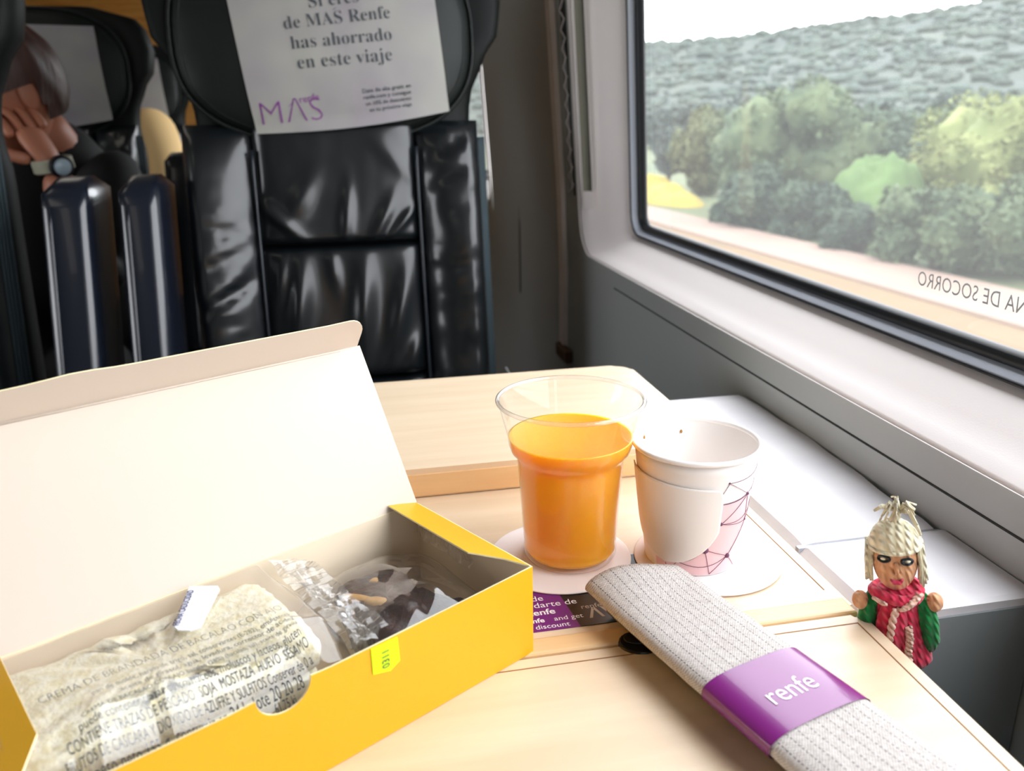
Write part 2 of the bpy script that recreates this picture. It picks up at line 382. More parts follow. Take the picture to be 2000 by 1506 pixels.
wallsheet('infill_panel', 1.652, 1.96, .749, 1.6, M['wall_dark'])
wallsheet('infill_panel', 3.54, 5.05, .749, 1.6, M['wall_dark'])
box('panel_joint', .334, .345, 1.645, 1.655, .62, 1.6, M['joint'], wall)
box('panel_joint', .3345, .345, -.5, 1.03, .7478, .7492, M['joint'], wall)
for i, (ya, yb) in enumerate(WY):
    l0 = rloop(ya-.04, yb+.04, .749, 1.60, .001, xw); l1 = rloop(ya, yb, ZB, ZT, .045, xw)
    rings('surround_wall', [l0, l1], M['wall'], wall, smooth=False)

def window(idx, ya, yb):
    w = bpy.data.objects.new('window_%d' % idx, None); COL.objects.link(w); struct(w)
    iy0, iy1, iz0, iz1 = ya+.075, yb-.075, .8055, 1.5
    L = []
    prof = [(0, 0), (.012, .07), (.05, .12), (.12, .16), (.3, .3), (.6, .57), (.85, .82), (.95, .96), (1, 1.0)]   # (inward fraction, depth fraction)
    prof = [(0, 0), (.005, .03), (.03, .07), (.08, .115), (.2, .22), (.45, .45), (.7, .68), (.9, .88), (.97, .97), (1, 1.04)]
    for s, d in prof:
        L.append([V(xw(z)*(1-d)+(gx(z)-.008)*d-(.006*math.exp(-((s-.06)/.05)**2)), y, z) for y, z in
                  [(p[0], p[1]) for p in rrect(ya+(iy0-ya)*s, yb+(iy1-yb)*s, ZB+(iz0-ZB)*s, ZT+(iz1-ZT)*s, .045+(.032-.045)*s, 10)]])
    rings('surround', L, M['panel'], w)
    def gl(d, off): return [V(gx(p[1])+off, p[0], p[1]) for p in rrect(iy0+d, iy1-d, iz0+d, iz1-d, max(.032-d, .006), 10)]
    rings('outer_gasket', [gl(-.0012, -.006), gl(.0008, -.0165), gl(.0026, -.0160), gl(.0030, -.0145)], M['black'], w)
    rings('gasket_strip', [gl(.0029, -.0150), gl(.0036, -.0148), gl(.0072, -.0045)], M['steel'], w)
    rings('inner_gasket', [gl(.0070, -.0045), gl(.0086, -.0078), gl(.0152, -.0065), gl(.0160, .004)], M['black'], w)
    g = gl(.0145, .002); g2 = [p+V(.004, 0, 0) for p in g]; n = len(g)
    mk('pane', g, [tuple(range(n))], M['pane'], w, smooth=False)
    return w
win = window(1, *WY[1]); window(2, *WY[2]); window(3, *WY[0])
# blind rail on the far jamb of the near window, with its white end cap
def jamb(fr, z, off=0):                                            # point on the far jamb; fr 0 = room edge, 1 = gasket
    y = 1.19-.075*fr; d = .02+.98*fr
    return V(xw(z)*(1-d)+(gx(z)-.008)*d-.002-off, y-off, z)
def jstrip(name, f0, f1, z0, z1, mat_, off=0, dip=0):
    v, f = grid_data(lambda u, w: jamb(f0+(f1-f0)*u, z0+(z1-z0)*w, off-dip*math.sin(PI*u)), 6, 6)
    return mk(name, v, f, mat_, win)
jstrip('blind_rail', .12, .30, .862, 1.5, M['slot'], .003, .0025)
jstrip('rail_end_cap', .115, .305, .838, .8615, M['panel'], .0036)
jstrip('rail_lip', .10, .125, .862, 1.5, M['panel'], .0042)
jstrip('rail_lip', .30, .315, .862, 1.5, M['panel'], .0042)
tv, tf = text_data('VENTANA DE SOCORRO', .0150, 'RIGHT', sx=.83, space=1.04)
letters('lettering', [(tv, tf)], lambda s, t: V(gx(.8435+t)+.0055, .531+s, .8435+t), M['ink'], win, world=False)

# vertical trims on the window wall beyond the near window
def vtrim(name, y0, y1, z0, z1, d, m_, parent=None):
    v, f = [], []
    for j in range(9):
        z = z0+(z1-z0)*j/8
        for yy, dd in ((y0, 0), (y0+.002, d), (y1-.002, d), (y1, 0)): v.append(V(xw(z)-dd, yy, z))
    for j in range(8):
        for k in range(3): f.append((j*4+k, j*4+k+1, j*4+k+5, j*4+k+4))
    return mk(name, v, f, m_, parent, smooth=False)
t1 = struct(vtrim('trim_1', 1.268, 1.288, .60, 1.6, .007, M['trim'])); vtrim('trim_strip', 1.289, 1.312, .60, 1.6, .004, M['trim'], t1)
t2 = struct(vtrim('trim_2', 1.203, 1.236, .853, 1.6, .0012, M['joint']))
zz = []
for k in range(30):
    z = .856+k*.0125; zz.append(V(xw(z)-.003, 1.208 if k % 2 else 1.229, z))
tube('zigzag_wire', zz, .0012, M['panel'], t2, n=5)
struct(box('trim_3', .322, .335, 1.235, 1.30, .585, .607, M['rust'], bev=.003))

# left side of the carriage
lw = bpy.data.objects.new('wall_left', None); COL.objects.link(lw); struct(lw)
box('lower_panel', -2.33, -2.28, -2.0, 5.05, 0, .80, M['wall'], lw)
box('upper_panel', -2.33, -2.28, -2.0, 5.05, 1.52, 2.06, M['panel'], lw)
for y0, y1 in ((-2.0, -1.92), (-.58, -.35), (1.15, 2.05), (3.45, 5.05)): box('infill_panel', -2.33, -2.28, y0, y1, .8, 1.52, M['panel'], lw)
for i, (y0, y1) in enumerate(((-1.92, -.58), (-.35, 1.15), (2.05, 3.45))):
    w = bpy.data.objects.new('window_%d' % (i+4), None); COL.objects.link(w); struct(w)
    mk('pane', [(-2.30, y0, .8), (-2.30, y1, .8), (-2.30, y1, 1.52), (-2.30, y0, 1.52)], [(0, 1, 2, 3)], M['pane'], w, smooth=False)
    if i != 1: box('roller_blind', -2.279, -2.275, y0-.01, y1+.01, .79, 1.53, M['blind'], w)  # unseen closed blinds, added to cut fill light from the left
    fr = [rrect(y0, y1, .8, 1.52, .02, 4), rrect(y0+.03, y1-.03, .83, 1.49, .03, 4)]
    rings('gasket', [[V(-2.285, *p) for p in fr[0]], [V(-2.285, *p) for p in fr[1]]], M['black'], w)

# white heater ledge below the window, in two lengths
led = thing('wall_ledge', 'pale grey plastic ledge along the wall below the window, split by one groove', 'ledge', (.285, .313, 0))
def ledge_piece(name, y0, y1, wav):
    vs = []; n = 24; L = []
    for j in range(n+1):
        y = y0+(y1-y0)*j/n; xr = .3335-(wav*(.0022+.0018*math.sin((y-.39)*26+1.0)+.0008*math.sin(y*90)))
        e = min(1, min(j, n-j)/1.0)
        zt = .727-(0.0012 if j in (0, n) else 0)
        L.append([V(xr, y, .30), V(xr, y, zt), V(.252, y, zt), V(.245, y, zt-.0012), V(.2405, y, zt-.005), V(.2388, y, zt-.011), V(.2388, y, .30)])
    return rings(name, L, M['ledge'], led, smooth=False, closed=True, caps=True)
o = ledge_piece('near_cover', .313, .3868, 0)
o2 = ledge_piece('far_cover', .3892, .648, 1)
for q in (o, o2):
    inv = led.matrix_basis.inverted()
    for v in q.data.vertices: v.co = inv @ v.co
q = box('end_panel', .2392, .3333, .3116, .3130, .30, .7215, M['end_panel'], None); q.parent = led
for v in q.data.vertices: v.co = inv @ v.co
q = box('groove_strip', .2405, .334, .3862, .3898, .31, .7248, M['steel'], None); q.parent = led
for v in q.data.vertices: v.co = inv @ v.co
q = box('wall_gap', .329, .3349, .39, .648, .31, .721, M['joint'], None); q.parent = led
for v in q.data.vertices: v.co = inv @ v.co
q = box('lower_casing', .2395, .334, .3135, .648, .002, .299, M['wall_dark'], None); q.parent = led
for v in q.data.vertices: v.co = inv @ v.co

# unseen ceiling lights, added as fill for the carriage interior
for i, y in enumerate((-1.2, .2, 1.6, 3.0, 4.4)):
    t = thing('ceiling_light', ['ceiling light panel behind the table seats', 'ceiling light panel above the table', 'ceiling light panel above the facing seat', 'ceiling light panel over the row behind', 'ceiling light panel by the end wall'][i], 'light', (-1.0, y, 2.05), group='ceiling lights')
    box('frame', -.16, .16, -.5, .5, -.03, -.0005, M['panel'], t, .004)
    box('diffuser', -.13, .13, -.46, .46, -.034, -.0302, emit('lamp_diffuser_%d' % i, (1, .93, .82, 1), .9), t)

# ================================================================ SEATS
LEAN = .16
def sy(z, off): return LEAN*(z-.8)-off
def halfw(z):                                                      # outline of the shell
    k = [(.30, .196), (.60, .196), (.90, .192), (.955, .184), (.99, .186), (1.03, .2), (1.075, .226), (1.11, .232), (1.15, .224), (1.18, .2), (1.197, .165), (1.203, .12)]
    for (a, wa), (b, wb) in zip(k, k[1:]):
        if z <= b: t = max(0, (z-a)/(b-a)); t = t*t*(3-2*t); return wa+(wb-wa)*t
    return k[-1][1]
def pad_data(xl, xr, z0, z1, T, wr=lambda x, z, p, q: 0, nu=40, nv=60, ex=3.0, base=0, peak=0):
    def f(u, w):
        p, q = 2*u-1, 2*w-1; z = z0+(z1-z0)*w
        a, b = (xl(z) if callable(xl) else xl), (xr(z) if callable(xr) else xr)
        x = a+(b-a)*u
        pk = peak; p2 = (p-pk)/(1-pk) if p > pk else (p-pk)/(1+pk)
        e = (max(0, 1-abs(p2)**ex)**(1/2.0))*(max(0, 1-abs(q)**(ex*3))**(1/2.0))
        off = base+T*e+wr(x, z, p, q)*min(1, e*1.3)
        return (x, sy(z, off), z)
    return grid_data(f, nu, nv)
HC, HZ = -.006, 1.068
def head_off(x, z):
    dx, dz = (x-HC)/.192, (z-HZ)/.13
    return .004+.036*math.sqrt(max(0, 1-(abs(dx)**2.6+abs(dz)**2.6)))
def w_upper(x, z, p, q):
    s = 0
    for xi, zi, k, A, wd, ln in ((-.085, .845, -1.0, .0060, .012, .028), (-.052, .87, .5, .0040, .016, .03), (.004, .842, .12, .0050, .008, .036), (.050, .835, .5, .0055, .009, .03), (.082, .838, .9, .0050, .008, .028), (.075, .91, -.8, .003, .016, .03)):
        s += A*gauss(x-xi-k*(z-zi), wd)*gauss(z-zi, ln)
    return s+.0010*fbm((x, z*.6, 3.1), 20, 2)-.004*gauss(z-.807, .006)
def w_lower(x, z, p, q):
    s = 0
    for xi, zi, k, A, wd, ln in ((-.088, .765, .2, .0045, .008, .03), (-.066, .725, .12, .0095, .0135, .060), (-.018, .775, -.1, .0035, .008, .025), (.018, .725, .08, .0095, .0135, .060), (.066, .715, .25, .0085, .013, .052), (.085, .66, .4, .005, .012, .03), (-.02, .655, -.2, .004, .016, .03)):
        s += A*gauss(x-xi-k*(z-zi), wd)*gauss(z-zi, ln)
    return s+.0008*fbm((x, z*.5, 7.7), 20, 2)
def w_bol(seed):
    def f(x, z, p, q):
        s = .0028*fbm((x*1.0, z*2.2, seed), 16, 3)
        for zi, k, A in ((.90, .5, .002), (.865, .45, .005), (.845, .6, .006), (.825, .5, .005), (.80, .35, .003), (.77, -.4, .003), (.735, .3, .003), (.69, .4, .003)):
            s -= A*gauss(z-zi-k*(x), .0055)*(.3+.7*gauss(p-.35, .8))
        return s
    return f
def make_seat(label, loc, group):
    t = thing('train_seat', label, 'seat', loc, 0, group)
    # shell with head wings
    L = []
    zs = [.22+i*(1.203-.22)/44 for i in range(45)]
    for z in zs:
        w = halfw(z); head = sstep(.96, 1.05, z)
        wing = .030*head*math.sin(PI*min(1, max(0, (1.203-z)/.24)))**.5 if z < 1.203 else 0
        row = []
        for k in range(24):
            a = 2*PI*k/24; c_, s_ = math.cos(a), math.sin(a)
            x = w*math.copysign(abs(c_)**.45, c_); yb = .038*math.copysign(abs(s_)**.5, s_)
            front = s_ < 0
            y = sy(z, 0)+.045+yb - (wing*(abs(x)/w)**4 if front else 0)
            row.append(V(x, y, z))
        L.append(row)
    rings('shell', L, M['shell'], t, caps=True)
    mk('side_bolster', *pad_data(lambda z: -.198, -.108, .44, .962, .052, w_bol(1.3), ex=1.75, peak=-.55), M['leather'], t)
    mk('side_bolster', *pad_data(.101, lambda z: .188, .44, .962, .050, w_bol(4.2), ex=1.9, peak=.5), M['leather'], t)
    mk('upper_back_panel', *pad_data(-.112, .102, .8065, .965, .026, w_upper, 70, 60, ex=8), M['leather'], t)
    mk('lower_back_panel', *pad_data(-.112, .102, .628, .8055, .026, w_lower, 80, 70, ex=8), M['leather'], t)
    mk('lumbar_panel', *pad_data(-.112, .102, .44, .627, .028, w_lower, 40, 40, ex=8), M['leather'], t)
    for x in (-.110, .1015): tube('seam_piping', [(x, sy(z, .021), z) for z in [.45+.02*i for i in range(25)]], .0022, M['piping'], t, n=6)
    for s in (-1, 1):
        for k in range(4): tube('stitched_edge', [(s*(.187+.0028*k), sy(z, .012-.004*k), z) for z in [.40+.018*i for i in range(31)]], .0024, M['thread'], t, n=6)
    # headrest pad with piped rim
    def hp(u, w):
        a = u*2*PI; r = w
        dx = math.copysign(abs(math.cos(a))**(2/2.6), math.cos(a))*r; dz = math.copysign(abs(math.sin(a))**(2/2.6), math.sin(a))*r
        x, z = HC+.192*dx, HZ+.13*dz
        return (x, sy(z, head_off(x, z)+.0015*fbm((x, z, 2), 20, 2)), z)
    v, f = grid_data(hp, 72, 24); hd = mk('headrest', v, f, M['leather_matte'], t)
    for R_, dep in ((1.0, .006), (.93, 0)):
        ring = []
        for i in range(72):
            a = 2*PI*i/72; x = HC+.192*R_*math.copysign(abs(math.cos(a))**(2/2.6), math.cos(a)); z = HZ+.13*R_*math.copysign(abs(math.sin(a))**(2/2.6), math.sin(a))
            ring.append((x, sy(z, head_off(x, z)+(dep if dep else -.0002)), z))
        tube('headrest_piping', ring, .003 if dep else .0012, M['leather_matte'], hd, n=6, closed=True)
    # cushion, pedestal, feet
    v, f = [], []
    cu = box('cushion', -.2, .2, -.50, -.02, .36, .47, M['leather'], t, .03, 4)
    for p in cu.data.polygons: p.use_smooth = True
    box('seat_base', -.18, .18, -.44, -.04, .24, .36, M['shell'], t, .01)
    box('pedestal', -.07, .07, -.34, -.12, .0, .24, M['shell'], t, .01)
    return t
def make_armrest(parent, x, dy=-.03, w=.05):
    """raised armrest: a rounded glossy slab standing almost upright beside the backrest"""
    L = []
    for j in range(26):
        u = j/25; z = .50+(.905-.50)*(1-(1-u)**1.0) if u < 1 else .905
        d = .905-z; sc = 1.0 if d > .018 else math.sqrt(max(.0, 1-((.018-d)/.018)**2))*.75+.25
        row = []
        for px, py in rrect(-w/2, w/2, -.06, .06, .013, 5):
            row.append(V(x+px*(.55+.45*sc)*(1 if d > .02 else 1), dy-.30*d+py*sc, z))
        L.append(row)
    a = rings('armrest', L, M['arm'], parent, caps=True)
    xs = x+w*.33                                                   # thin moulded edge line
    tube('edge_bead', [(x-w*.5+.012, dy-.30*d-.0605, .905-d) for d in [.03+.02*i for i in range(19)]], .0014, M['arm'], a, n=5)
    box('pivot', x-w*.3, x+w*.3, dy-.09, dy+.0, .455, .52, M['shell'], a, .004)
    return a
def copy_tree(o, parent=None):
    c = o.copy(); COL.objects.link(c)
    if parent: c.parent = parent
    for ch in o.children: copy_tree(ch, c)
    return c
SEATS = 'black leather train seats facing the camera'
seat = make_seat('black leather seat straight across the table, with the printed cloth on its headrest', (-.008, 1.15, 0), SEATS)
neigh = copy_tree(seat); neigh.location = (-.612, 1.13, 0); neigh.matrix_basis = Matrix.Translation(neigh.location)
neigh['label'] = 'dark seat cut off at the left edge of the photo, only its stitched side showing'
row2 = copy_tree(seat); row2.location = (-.625, 1.97, 0); row2['label'] = 'black seat in the row behind, where the person in the black jacket sits'
row3 = copy_tree(seat); row3.location = (-.69, 2.92, 0); row3['label'] = 'black seat two rows behind, seen through the narrow gap beside the headrest wing'
make_armrest(seat, -.235, -.03, .046); make_armrest(neigh, .288, -.01, .052); make_armrest(row2, .276, -.01, .052)

# printed headrest cloths
CX, CY_, CZ = 0, 0, .965
def pull(x, z, off=.036):                                          # same sight line, brought forward onto the cloth
    k = (1.15+LEAN*(z-.8)-off)/(1.15+LEAN*(z-.8)); return x*k+.008, CZ+(z-CZ)*k
bl, br, tl, tr = pull(-.1125, .9494), pull(.1452, .9742), pull(-.1332, 1.113), pull(.133, 1.115)
ext = 1.36
def paper(u, w, lift=0):                                           # u across, w up from the bottom hem
    w2 = w*ext
    L_ = (bl[0]+(tl[0]-bl[0])*w2, bl[1]+(tl[1]-bl[1])*w2); R_ = (br[0]+(tr[0]-br[0])*w2, br[1]+(tr[1]-br[1])*w2)
    x, z = L_[0]+(R_[0]-L_[0])*u, L_[1]+(R_[1]-L_[1])*u-.006*math.sin(PI*u)*(1-w)
    z = min(z, 1.18)
    off = max(head_off(x, z), .030)+.0035-.010*abs(2*u-1)**2.5*(1-.3*w)+.0010*fbm((x, z, 1), 22, 3)
    off = max(off, head_off(x, z)+.002)
    return V(x, sy(z, off+lift), z)
def make_cloth(label, loc):
    t = thing('headrest_cloth', label, 'headrest cover', loc, 0, 'printed headrest cloths')
    v, f = grid_data(lambda u, w: paper(u, w), 40, 30); v2 = [p+V(0, .0012, 0) for p in v]; n = len(v)
    mk('cloth', v+v2, f+[tuple(i+n for i in q[::-1]) for q in f], M['paper_grey'], t)
    return t
cloth = make_cloth('grey printed cloth on the headrest of the seat straight ahead, dark serif lettering on it', (-.008, 1.15, 0))
c2 = copy_tree(cloth); c2.location = (-.628, 1.97, 0); c2['label'] = 'dim grey cloth on the headrest behind the person with auburn hair'
c3 = copy_tree(cloth); c3.location = (-.69, 2.92, 0); c3['label'] = 'dim grey cloth glimpsed in the narrow gap above the beige sleeve'
cinv = {}
def paper_xz(x, z, lift=.0006):                                    # nearest cloth coordinates for a point given in seat x, z
    u, w = .5, .3
    for _ in range(12):
        p = paper(u, w); a = paper(u+.01, w); b = paper(u, w+.01)
        ax, az, bx, bz = (a.x-p.x)/.01, (a.z-p.z)/.01, (b.x-p.x)/.01, (b.z-p.z)/.01
        dx, dz = x-p.x, z-p.z; det = ax*bz-bx*az
        u += (dx*bz-bx*dz)/det; w += (ax*dz-dx*az)/det
        w = max(-.1, min(1.05, w))
    return paper(u, w, lift)
def serif(s):                                                      # bold-serif mathematical letters for the printed slogan
    out = ''
    for ch in s:
        if 'a' <= ch <= 'z': out += chr(0x1D41A+ord(ch)-97)
        elif 'A' <= ch <= 'Z': out += chr(0x1D400+ord(ch)-65)
        else: out += ch
    return out
def fit_line(body, a, b, hscale=1.0, **kw):
    """lay a line of text so it runs from point a to point b (seat x,z)"""
    v, f = text_data(body, 1, 'LEFT', **kw); x0 = min(p.x for p in v); x1 = max(p.x for p in v)
    L_ = math.hypot(b[0]-a[0], b[1]-a[1]); s = L_/(x1-x0); ux, uz = (b[0]-a[0])/L_, (b[1]-a[1])/L_
    return [V(a[0]+(p.x-x0)*s*ux-p.y*s*hscale*uz, a[1]+(p.x-x0)*s*uz+p.y*s*hscale*ux, 0) for p in v], f
P_ = lambda x, z: pull(x, z)
lines = [fit_line(serif('Si eres'), P_(-.0310, 1.1035), P_(.0325, 1.1110), bold=-.010), fit_line(serif('de MAS Renfe'), P_(-.0644, 1.0775), P_(.0722, 1.0920), bold=-.010),
         fit_line(serif('has ahorrado'), P_(-.0576, 1.0535), P_(.0725, 1.0650), bold=-.010), fit_line(serif('en este viaje'), P_(-.0513, 1.0293), P_(.0714, 1.0395), bold=-.010)]
letters('printed_slogan', lines, lambda s, t: paper_xz(s, t), M['ink'], cloth, world=False)
letters('accent_mark', [fit_line('\u2013', P_(.0000, 1.0988), P_(.0042, 1.1022))], lambda s, t: paper_xz(s, t), M['ink'], cloth, world=False)
letters('printed_logo', [fit_line('M\u039bS', P_(-.1035, .9600), P_(-.0245, .9660), .95, bold=-.022), fit_line('renfe', P_(-.0529, .9872), P_(-.0275, .9912)),
        fit_line('\u2013', P_(-.0660, .9810), P_(-.0615, .9850))], lambda s, t: paper_xz(s, t), M['ink_purple'], cloth, world=False)
sm = []
for i, (tx, a0) in enumerate((('Date de alta gratis en', .0290), ('renfe.com y consigue', .0300), ('un 10% de descuento', .0325), ('en tu próximo viaje', .0370))):
    sm.append(fit_line(tx, P_(a0, .9985-.0079*i), P_(.0937, 1.0055-.0079*i), bold=.008))
letters('small_print', sm, lambda s, t: paper_xz(s, t), M['ink'], cloth, world=False)

# ================================================================ TABLE
def tcorner(x0, x1, y0, y1, rr):
    pts = []
    for (cx, cy, a0, r) in ((x1, y1, 0, rr[0]), (x0, y1, 90, rr[1]), (x0, y0, 180, rr[2]), (x1, y0, 270, rr[3])):
        sx, sy_ = (1 if cx == x1 else -1), (1 if cy == y1 else -1)
        for k in range(7):
            a = math.radians(a0+90*k/6); pts.append((cx-sx*r+r*math.cos(a), cy-sy_*r+r*math.sin(a)))
    return pts
TX0, TX1 = -.30, .2324
table = thing('folding_table', 'pale maple folding table with one leaf opened toward the camera', 'table', (-.03, .42, 0))
TO = table.location
def tl_(o):
    for v in o.data.vertices: v.co -= TO
    return o
def tp(name, poly, z0, z1, m_, bev=.0025, seg=3): return tl_(prism(name, poly, z0, z1, m_, table, bev, seg))
tp('centre_panel', tcorner(TX0, TX1, .3150, .682, (.01, .01, .004, .006)), TZ-.020, TZ, M['maple'], .004, 4)
near = tp('near_leaf', tcorner(TX0, TX1, .06, .3128, (.006, .004, .02, .02)), TZ-.020, TZ, M['maple'], .0025)
tp('folded_leaf', tcorner(TX0, .2365, .4925, .684, (.016, .01, .004, .004)), TZ+.0006, TZ+.0205, M['maple'], .003, 4)
tp('folded_leaf_edge', [(TX0+.003, .4919), (.2330, .4919), (.2330, .4960), (TX0+.003, .4960)], TZ+.0012, TZ+.0168, M['maple_edge'], .0005, 1)
tp('hinge_lip', [(TX0+.002, .3145), (TX1-.001, .3145), (TX1-.001, .3275), (TX0+.002, .3275)], TZ-.004, TZ+.0007, M['maple_edge'], .0018, 3)
def inlay(x0, x1, y0, y1, z=TZ): return tl_(box('inlay_line', x0, x1, y0, y1, z-.0003, z+.00022, M['inlay'], table))
inlay(TX0+.01, TX1-.0065, .3058, .3063); inlay(TX1-.0067, TX1-.0062, .07, .3063)
inlay(TX1-.0066, TX1-.0061, .336, .49)
tp('hinge_latch', [(.1185+.0105*math.cos(a*PI/12), .3135+.0088*math.sin(a*PI/12)) for a in range(24)], TZ-.006, TZ+.0012, M['knob'], .001, 2)
o = tp('latch_plate', [(.1185+.0075*math.cos(a*PI/8), .3155+.005*math.sin(a*PI/8)) for a in range(16)], TZ+.0010, TZ+.0021, M['knob'], .0005, 2)
tl_(box('support_bracket', .10, .2515, .296, .3122, .68, .704, M['joint'], table, .002)); tl_(box('table_post', -.05, .05, .40, .46, .0, .712, M['shell'], table, .01))
tl_(box('foot_plate', -.10, .10, .34, .52, .0, .012, M['shell'], table, .004))
# printed label stuck across the hinge edge of the centre panel
lab = tl_(prism('printed_label', [(-.02, .3318), (.0948, .3318), (.0880, .392), (-.02, .392)], TZ+.0001, TZ+.0004, M['sticker_purple'], table)); lab['label'] = 'purple half of the printed label stuck on the table'
lab2 = tl_(prism('printed_label', [(.0948, .3318), (.150, .3318), (.150, .392), (.0880, .392)], TZ+.0001, TZ+.0004, M['sticker_black'], table)); lab2['label'] = 'black half of the printed label stuck on the table'
def on_table(s, t): return V(s, t, TZ+.0005)-TO
def tline(body, x, y, size, ax='LEFT', bold=0):
    v, f = text_data(body, size, ax, bold=bold); return [p+V(x, y, 0) for p in v], f
letters('lettering', [tline('darte de', .0760, .3513, .0066), tline('de', .0760, .3574, .0066), tline('Renfe', .0705, .3450, .0066, bold=.0001),
        tline('and get', .0835, .3388, .0050), tline('Renfe', .0672, .3388, .0050, bold=.0001), tline('the discount', .0650, .3334, .0050)], on_table, M['white_ink'], lab, world=False)
letters('lettering', [tline('renfe', .0990, .3458, .0052), tline('\u039bVE', .1010, .3375, .0115, bold=.0002)], on_table, M['silver_ink'], lab2, world=False)

# ================================================================ CARTON LUNCH BOX
TH = math.radians(30.5); FRX, FRY = .0678, .3177
E1 = V(-math.cos(TH), -math.sin(TH), 0); E2 = V(-math.sin(TH), math.cos(TH), 0)
BL_, BD, BH = .205, .088, .0445
carton = thing('lunch_box', 'yellow card lunch box on the table, white lid raised open', 'box', (FRX, FRY, TZ), 0)
carton.matrix_basis = Matrix.Translation((FRX, FRY, TZ+.0004)) @ Matrix.Rotation(TH, 4, 'Z'); MIRROR.add(carton.name)
# local axes of the box: x = along the front to the left, y = depth, z = up
def panel(name, pts2, place, mats, th=.0006, parent=carton):
    """card panel from a 2-D outline; place(s,t,k) gives the point, k=0 outside face, k=1 inside face"""
    n = len(pts2); vs = [place(s, t, 0) for s, t in pts2]+[place(s, t, 1) for s, t in pts2]
    fs = [tuple(range(n)), tuple(range(n, 2*n))[::-1]]+[(i, (i+1) % n, (i+1) % n+n, i+n) for i in range(n)]
    return mk(name, vs, fs, mats, parent, smooth=False, fm=[0, 1]+[2]*n)
YM = [M['card_yellow'], M['card_white'], M['card_edge']]; YI = [M['card_yellow'], M['card_inside'], M['card_edge']]
notch = [(.1208+.0106*math.cos(a), BH+.0005-.0098*math.sin(a)-.0) for a in [PI*k/14 for k in range(15)]]
bulge = lambda s: .0016*math.sin(PI*s/BL_)
fp = [(0, 0)]+[(BL_*i/16, 0) for i in range(1, 17)]+[(BL_, BH)]+[(BL_-.008*i, BH) for i in range(1, 9)]+notch+[(.102-.009*i, BH) for i in range(11)]+[(0, BH)]
fpo = panel('front_panel', fp, lambda s, t, k: V(s, -.0006+.0007*k-bulge(s)*(.3+.7*t/BH), t), YM)
panel('right_panel', [(0, 0), (BD, 0), (BD, BH), (0, BH)], lambda s, t, k: V(.0007*k, s, t), YI)
panel('left_panel', [(0, 0), (BD, 0), (BD, BH), (0, BH)], lambda s, t, k: V(BL_-.0007*k, s, t), YI)
panel('back_panel', [(0, 0), (BL_, 0), (BL_, BH), (0, BH)], lambda s, t, k: V(s, BD-.0007*k, t), YI)
panel('base_panel', [(0, 0), (BL_, 0), (BL_, BD), (0, BD)], lambda s, t, k: V(s, t, .0006*k), YI)
panel('dust_flap', [(0.0008, 0), (BD+.001, 0), (BD+.001, 1), (.024, 1), (.012, .35)], lambda s, t, k: V(.0004+.0165*t+.0002*k, s, BH+.0035*t-.0006*k), YM)
panel('dust_flap', [(0.0008, 0), (BD-.001, 0), (BD-.001, 1), (.024, 1), (.012, .35)], lambda s, t, k: V(BL_-.0004-.0125*t-.0002*k, s, BH+.0063*t-.0006*k), YM)
PH = math.radians(59)
def lidpt(s, t, k):                                                # s along the box, t up the lid, outside face k=0
    bow = .003*math.sin(PI*t/.088)*(s/BL_)
    return V(s, BD+t*math.cos(PH)+(.0006*(1-k)+bow)*math.sin(PH), BH+t*math.sin(PH)-(.0006*(1-k)+bow)*math.cos(PH))
def lid_curve(t): return t
n = 14
vs, fs, fm = [], [], []
for k in (0, 1):
    for j in range(n+1):
        for i in range(n+1): vs.append(lidpt(BL_*i/n, .0885*j/n, k))
N = (n+1)**2
for j in range(n):
    for i in range(n):
        q = (j*(n+1)+i, j*(n+1)+i+1, (j+1)*(n+1)+i+1, (j+1)*(n+1)+i); fs.append(q); fm.append(0); fs.append(tuple(a+N for a in q[::-1])); fm.append(1)
edge = [i for i in range(n+1)]+[j*(n+1)+n for j in range(1, n+1)]+[n*(n+1)+i for i in range(n-1, -1, -1)]+[j*(n+1) for j in range(n-1, 0, -1)]
for a, b in zip(edge, edge[1:]+edge[:1]): fs.append((a, b, b+N, a+N)); fm.append(2)
lid = mk('lid', vs, fs, YM, carton, smooth=False, fm=fm)
P2 = math.radians(124)
top = lambda s: lidpt(s, .0885, 1)
fl = [(.0015, 0), (BL_-.001, 0), (BL_-.001, .012)]+[(BL_-.001-.012*math.sin(a), .012+.008*(1-math.cos(a))*0+.0065*math.sin(a)) for a in [PI/2*k/6 for k in range(1, 7)]]
fl += [(x, .0185+.0012*gauss(x-.14, .012)-.0015*sstep(.13, .2, x)) for x in [.185-.0085*i for i in range(20)]]+[(.0015+.0095*(1-math.cos(a)), .0095+.0095*math.sin(a)) for a in [PI/2-PI/2*k/6 for k in range(0, 7)]]
panel('tuck_flap', fl, lambda s, t, k: top(s)+V(0, 1.08*t*math.cos(P2)+.0006*(1-k)*math.sin(P2), 1.08*t*math.sin(P2)-.0006*(1-k)*math.cos(P2)), YM, parent=lid)
tube('crease', [top(s)+V(0, -.0006, -.0004) for s in (.012, .06, .12, .19)], .00045, M['card_white'], lid, n=5)
fs_ = lambda s, t: V(s, -.0009-bulge(s)*(.3+.7*t/BH), t)
gs = panel('price_sticker', [(.0853, .0440), (.0733, .0437), (.0726, .0325), (.0772, .0300), (.0850, .0322)], lambda s, t, k: V(s, -.0010+.0003*k-bulge(s)*(.3+.7*t/BH), t), [M['neon']]*3); gs['label'] = 'neon yellow date sticker on the front panel'
v, f = text_data('0311', .0052, 'LEFT', sx=1.0)
letters('lettering', [([V(.0776+p.y*.9, .0325+p.x*.82, 0) for p in v], f)], lambda s, t: V(s, -.0013-bulge(s)*(.3+.7*t/BH), t), M['ink'], gs, world=False)

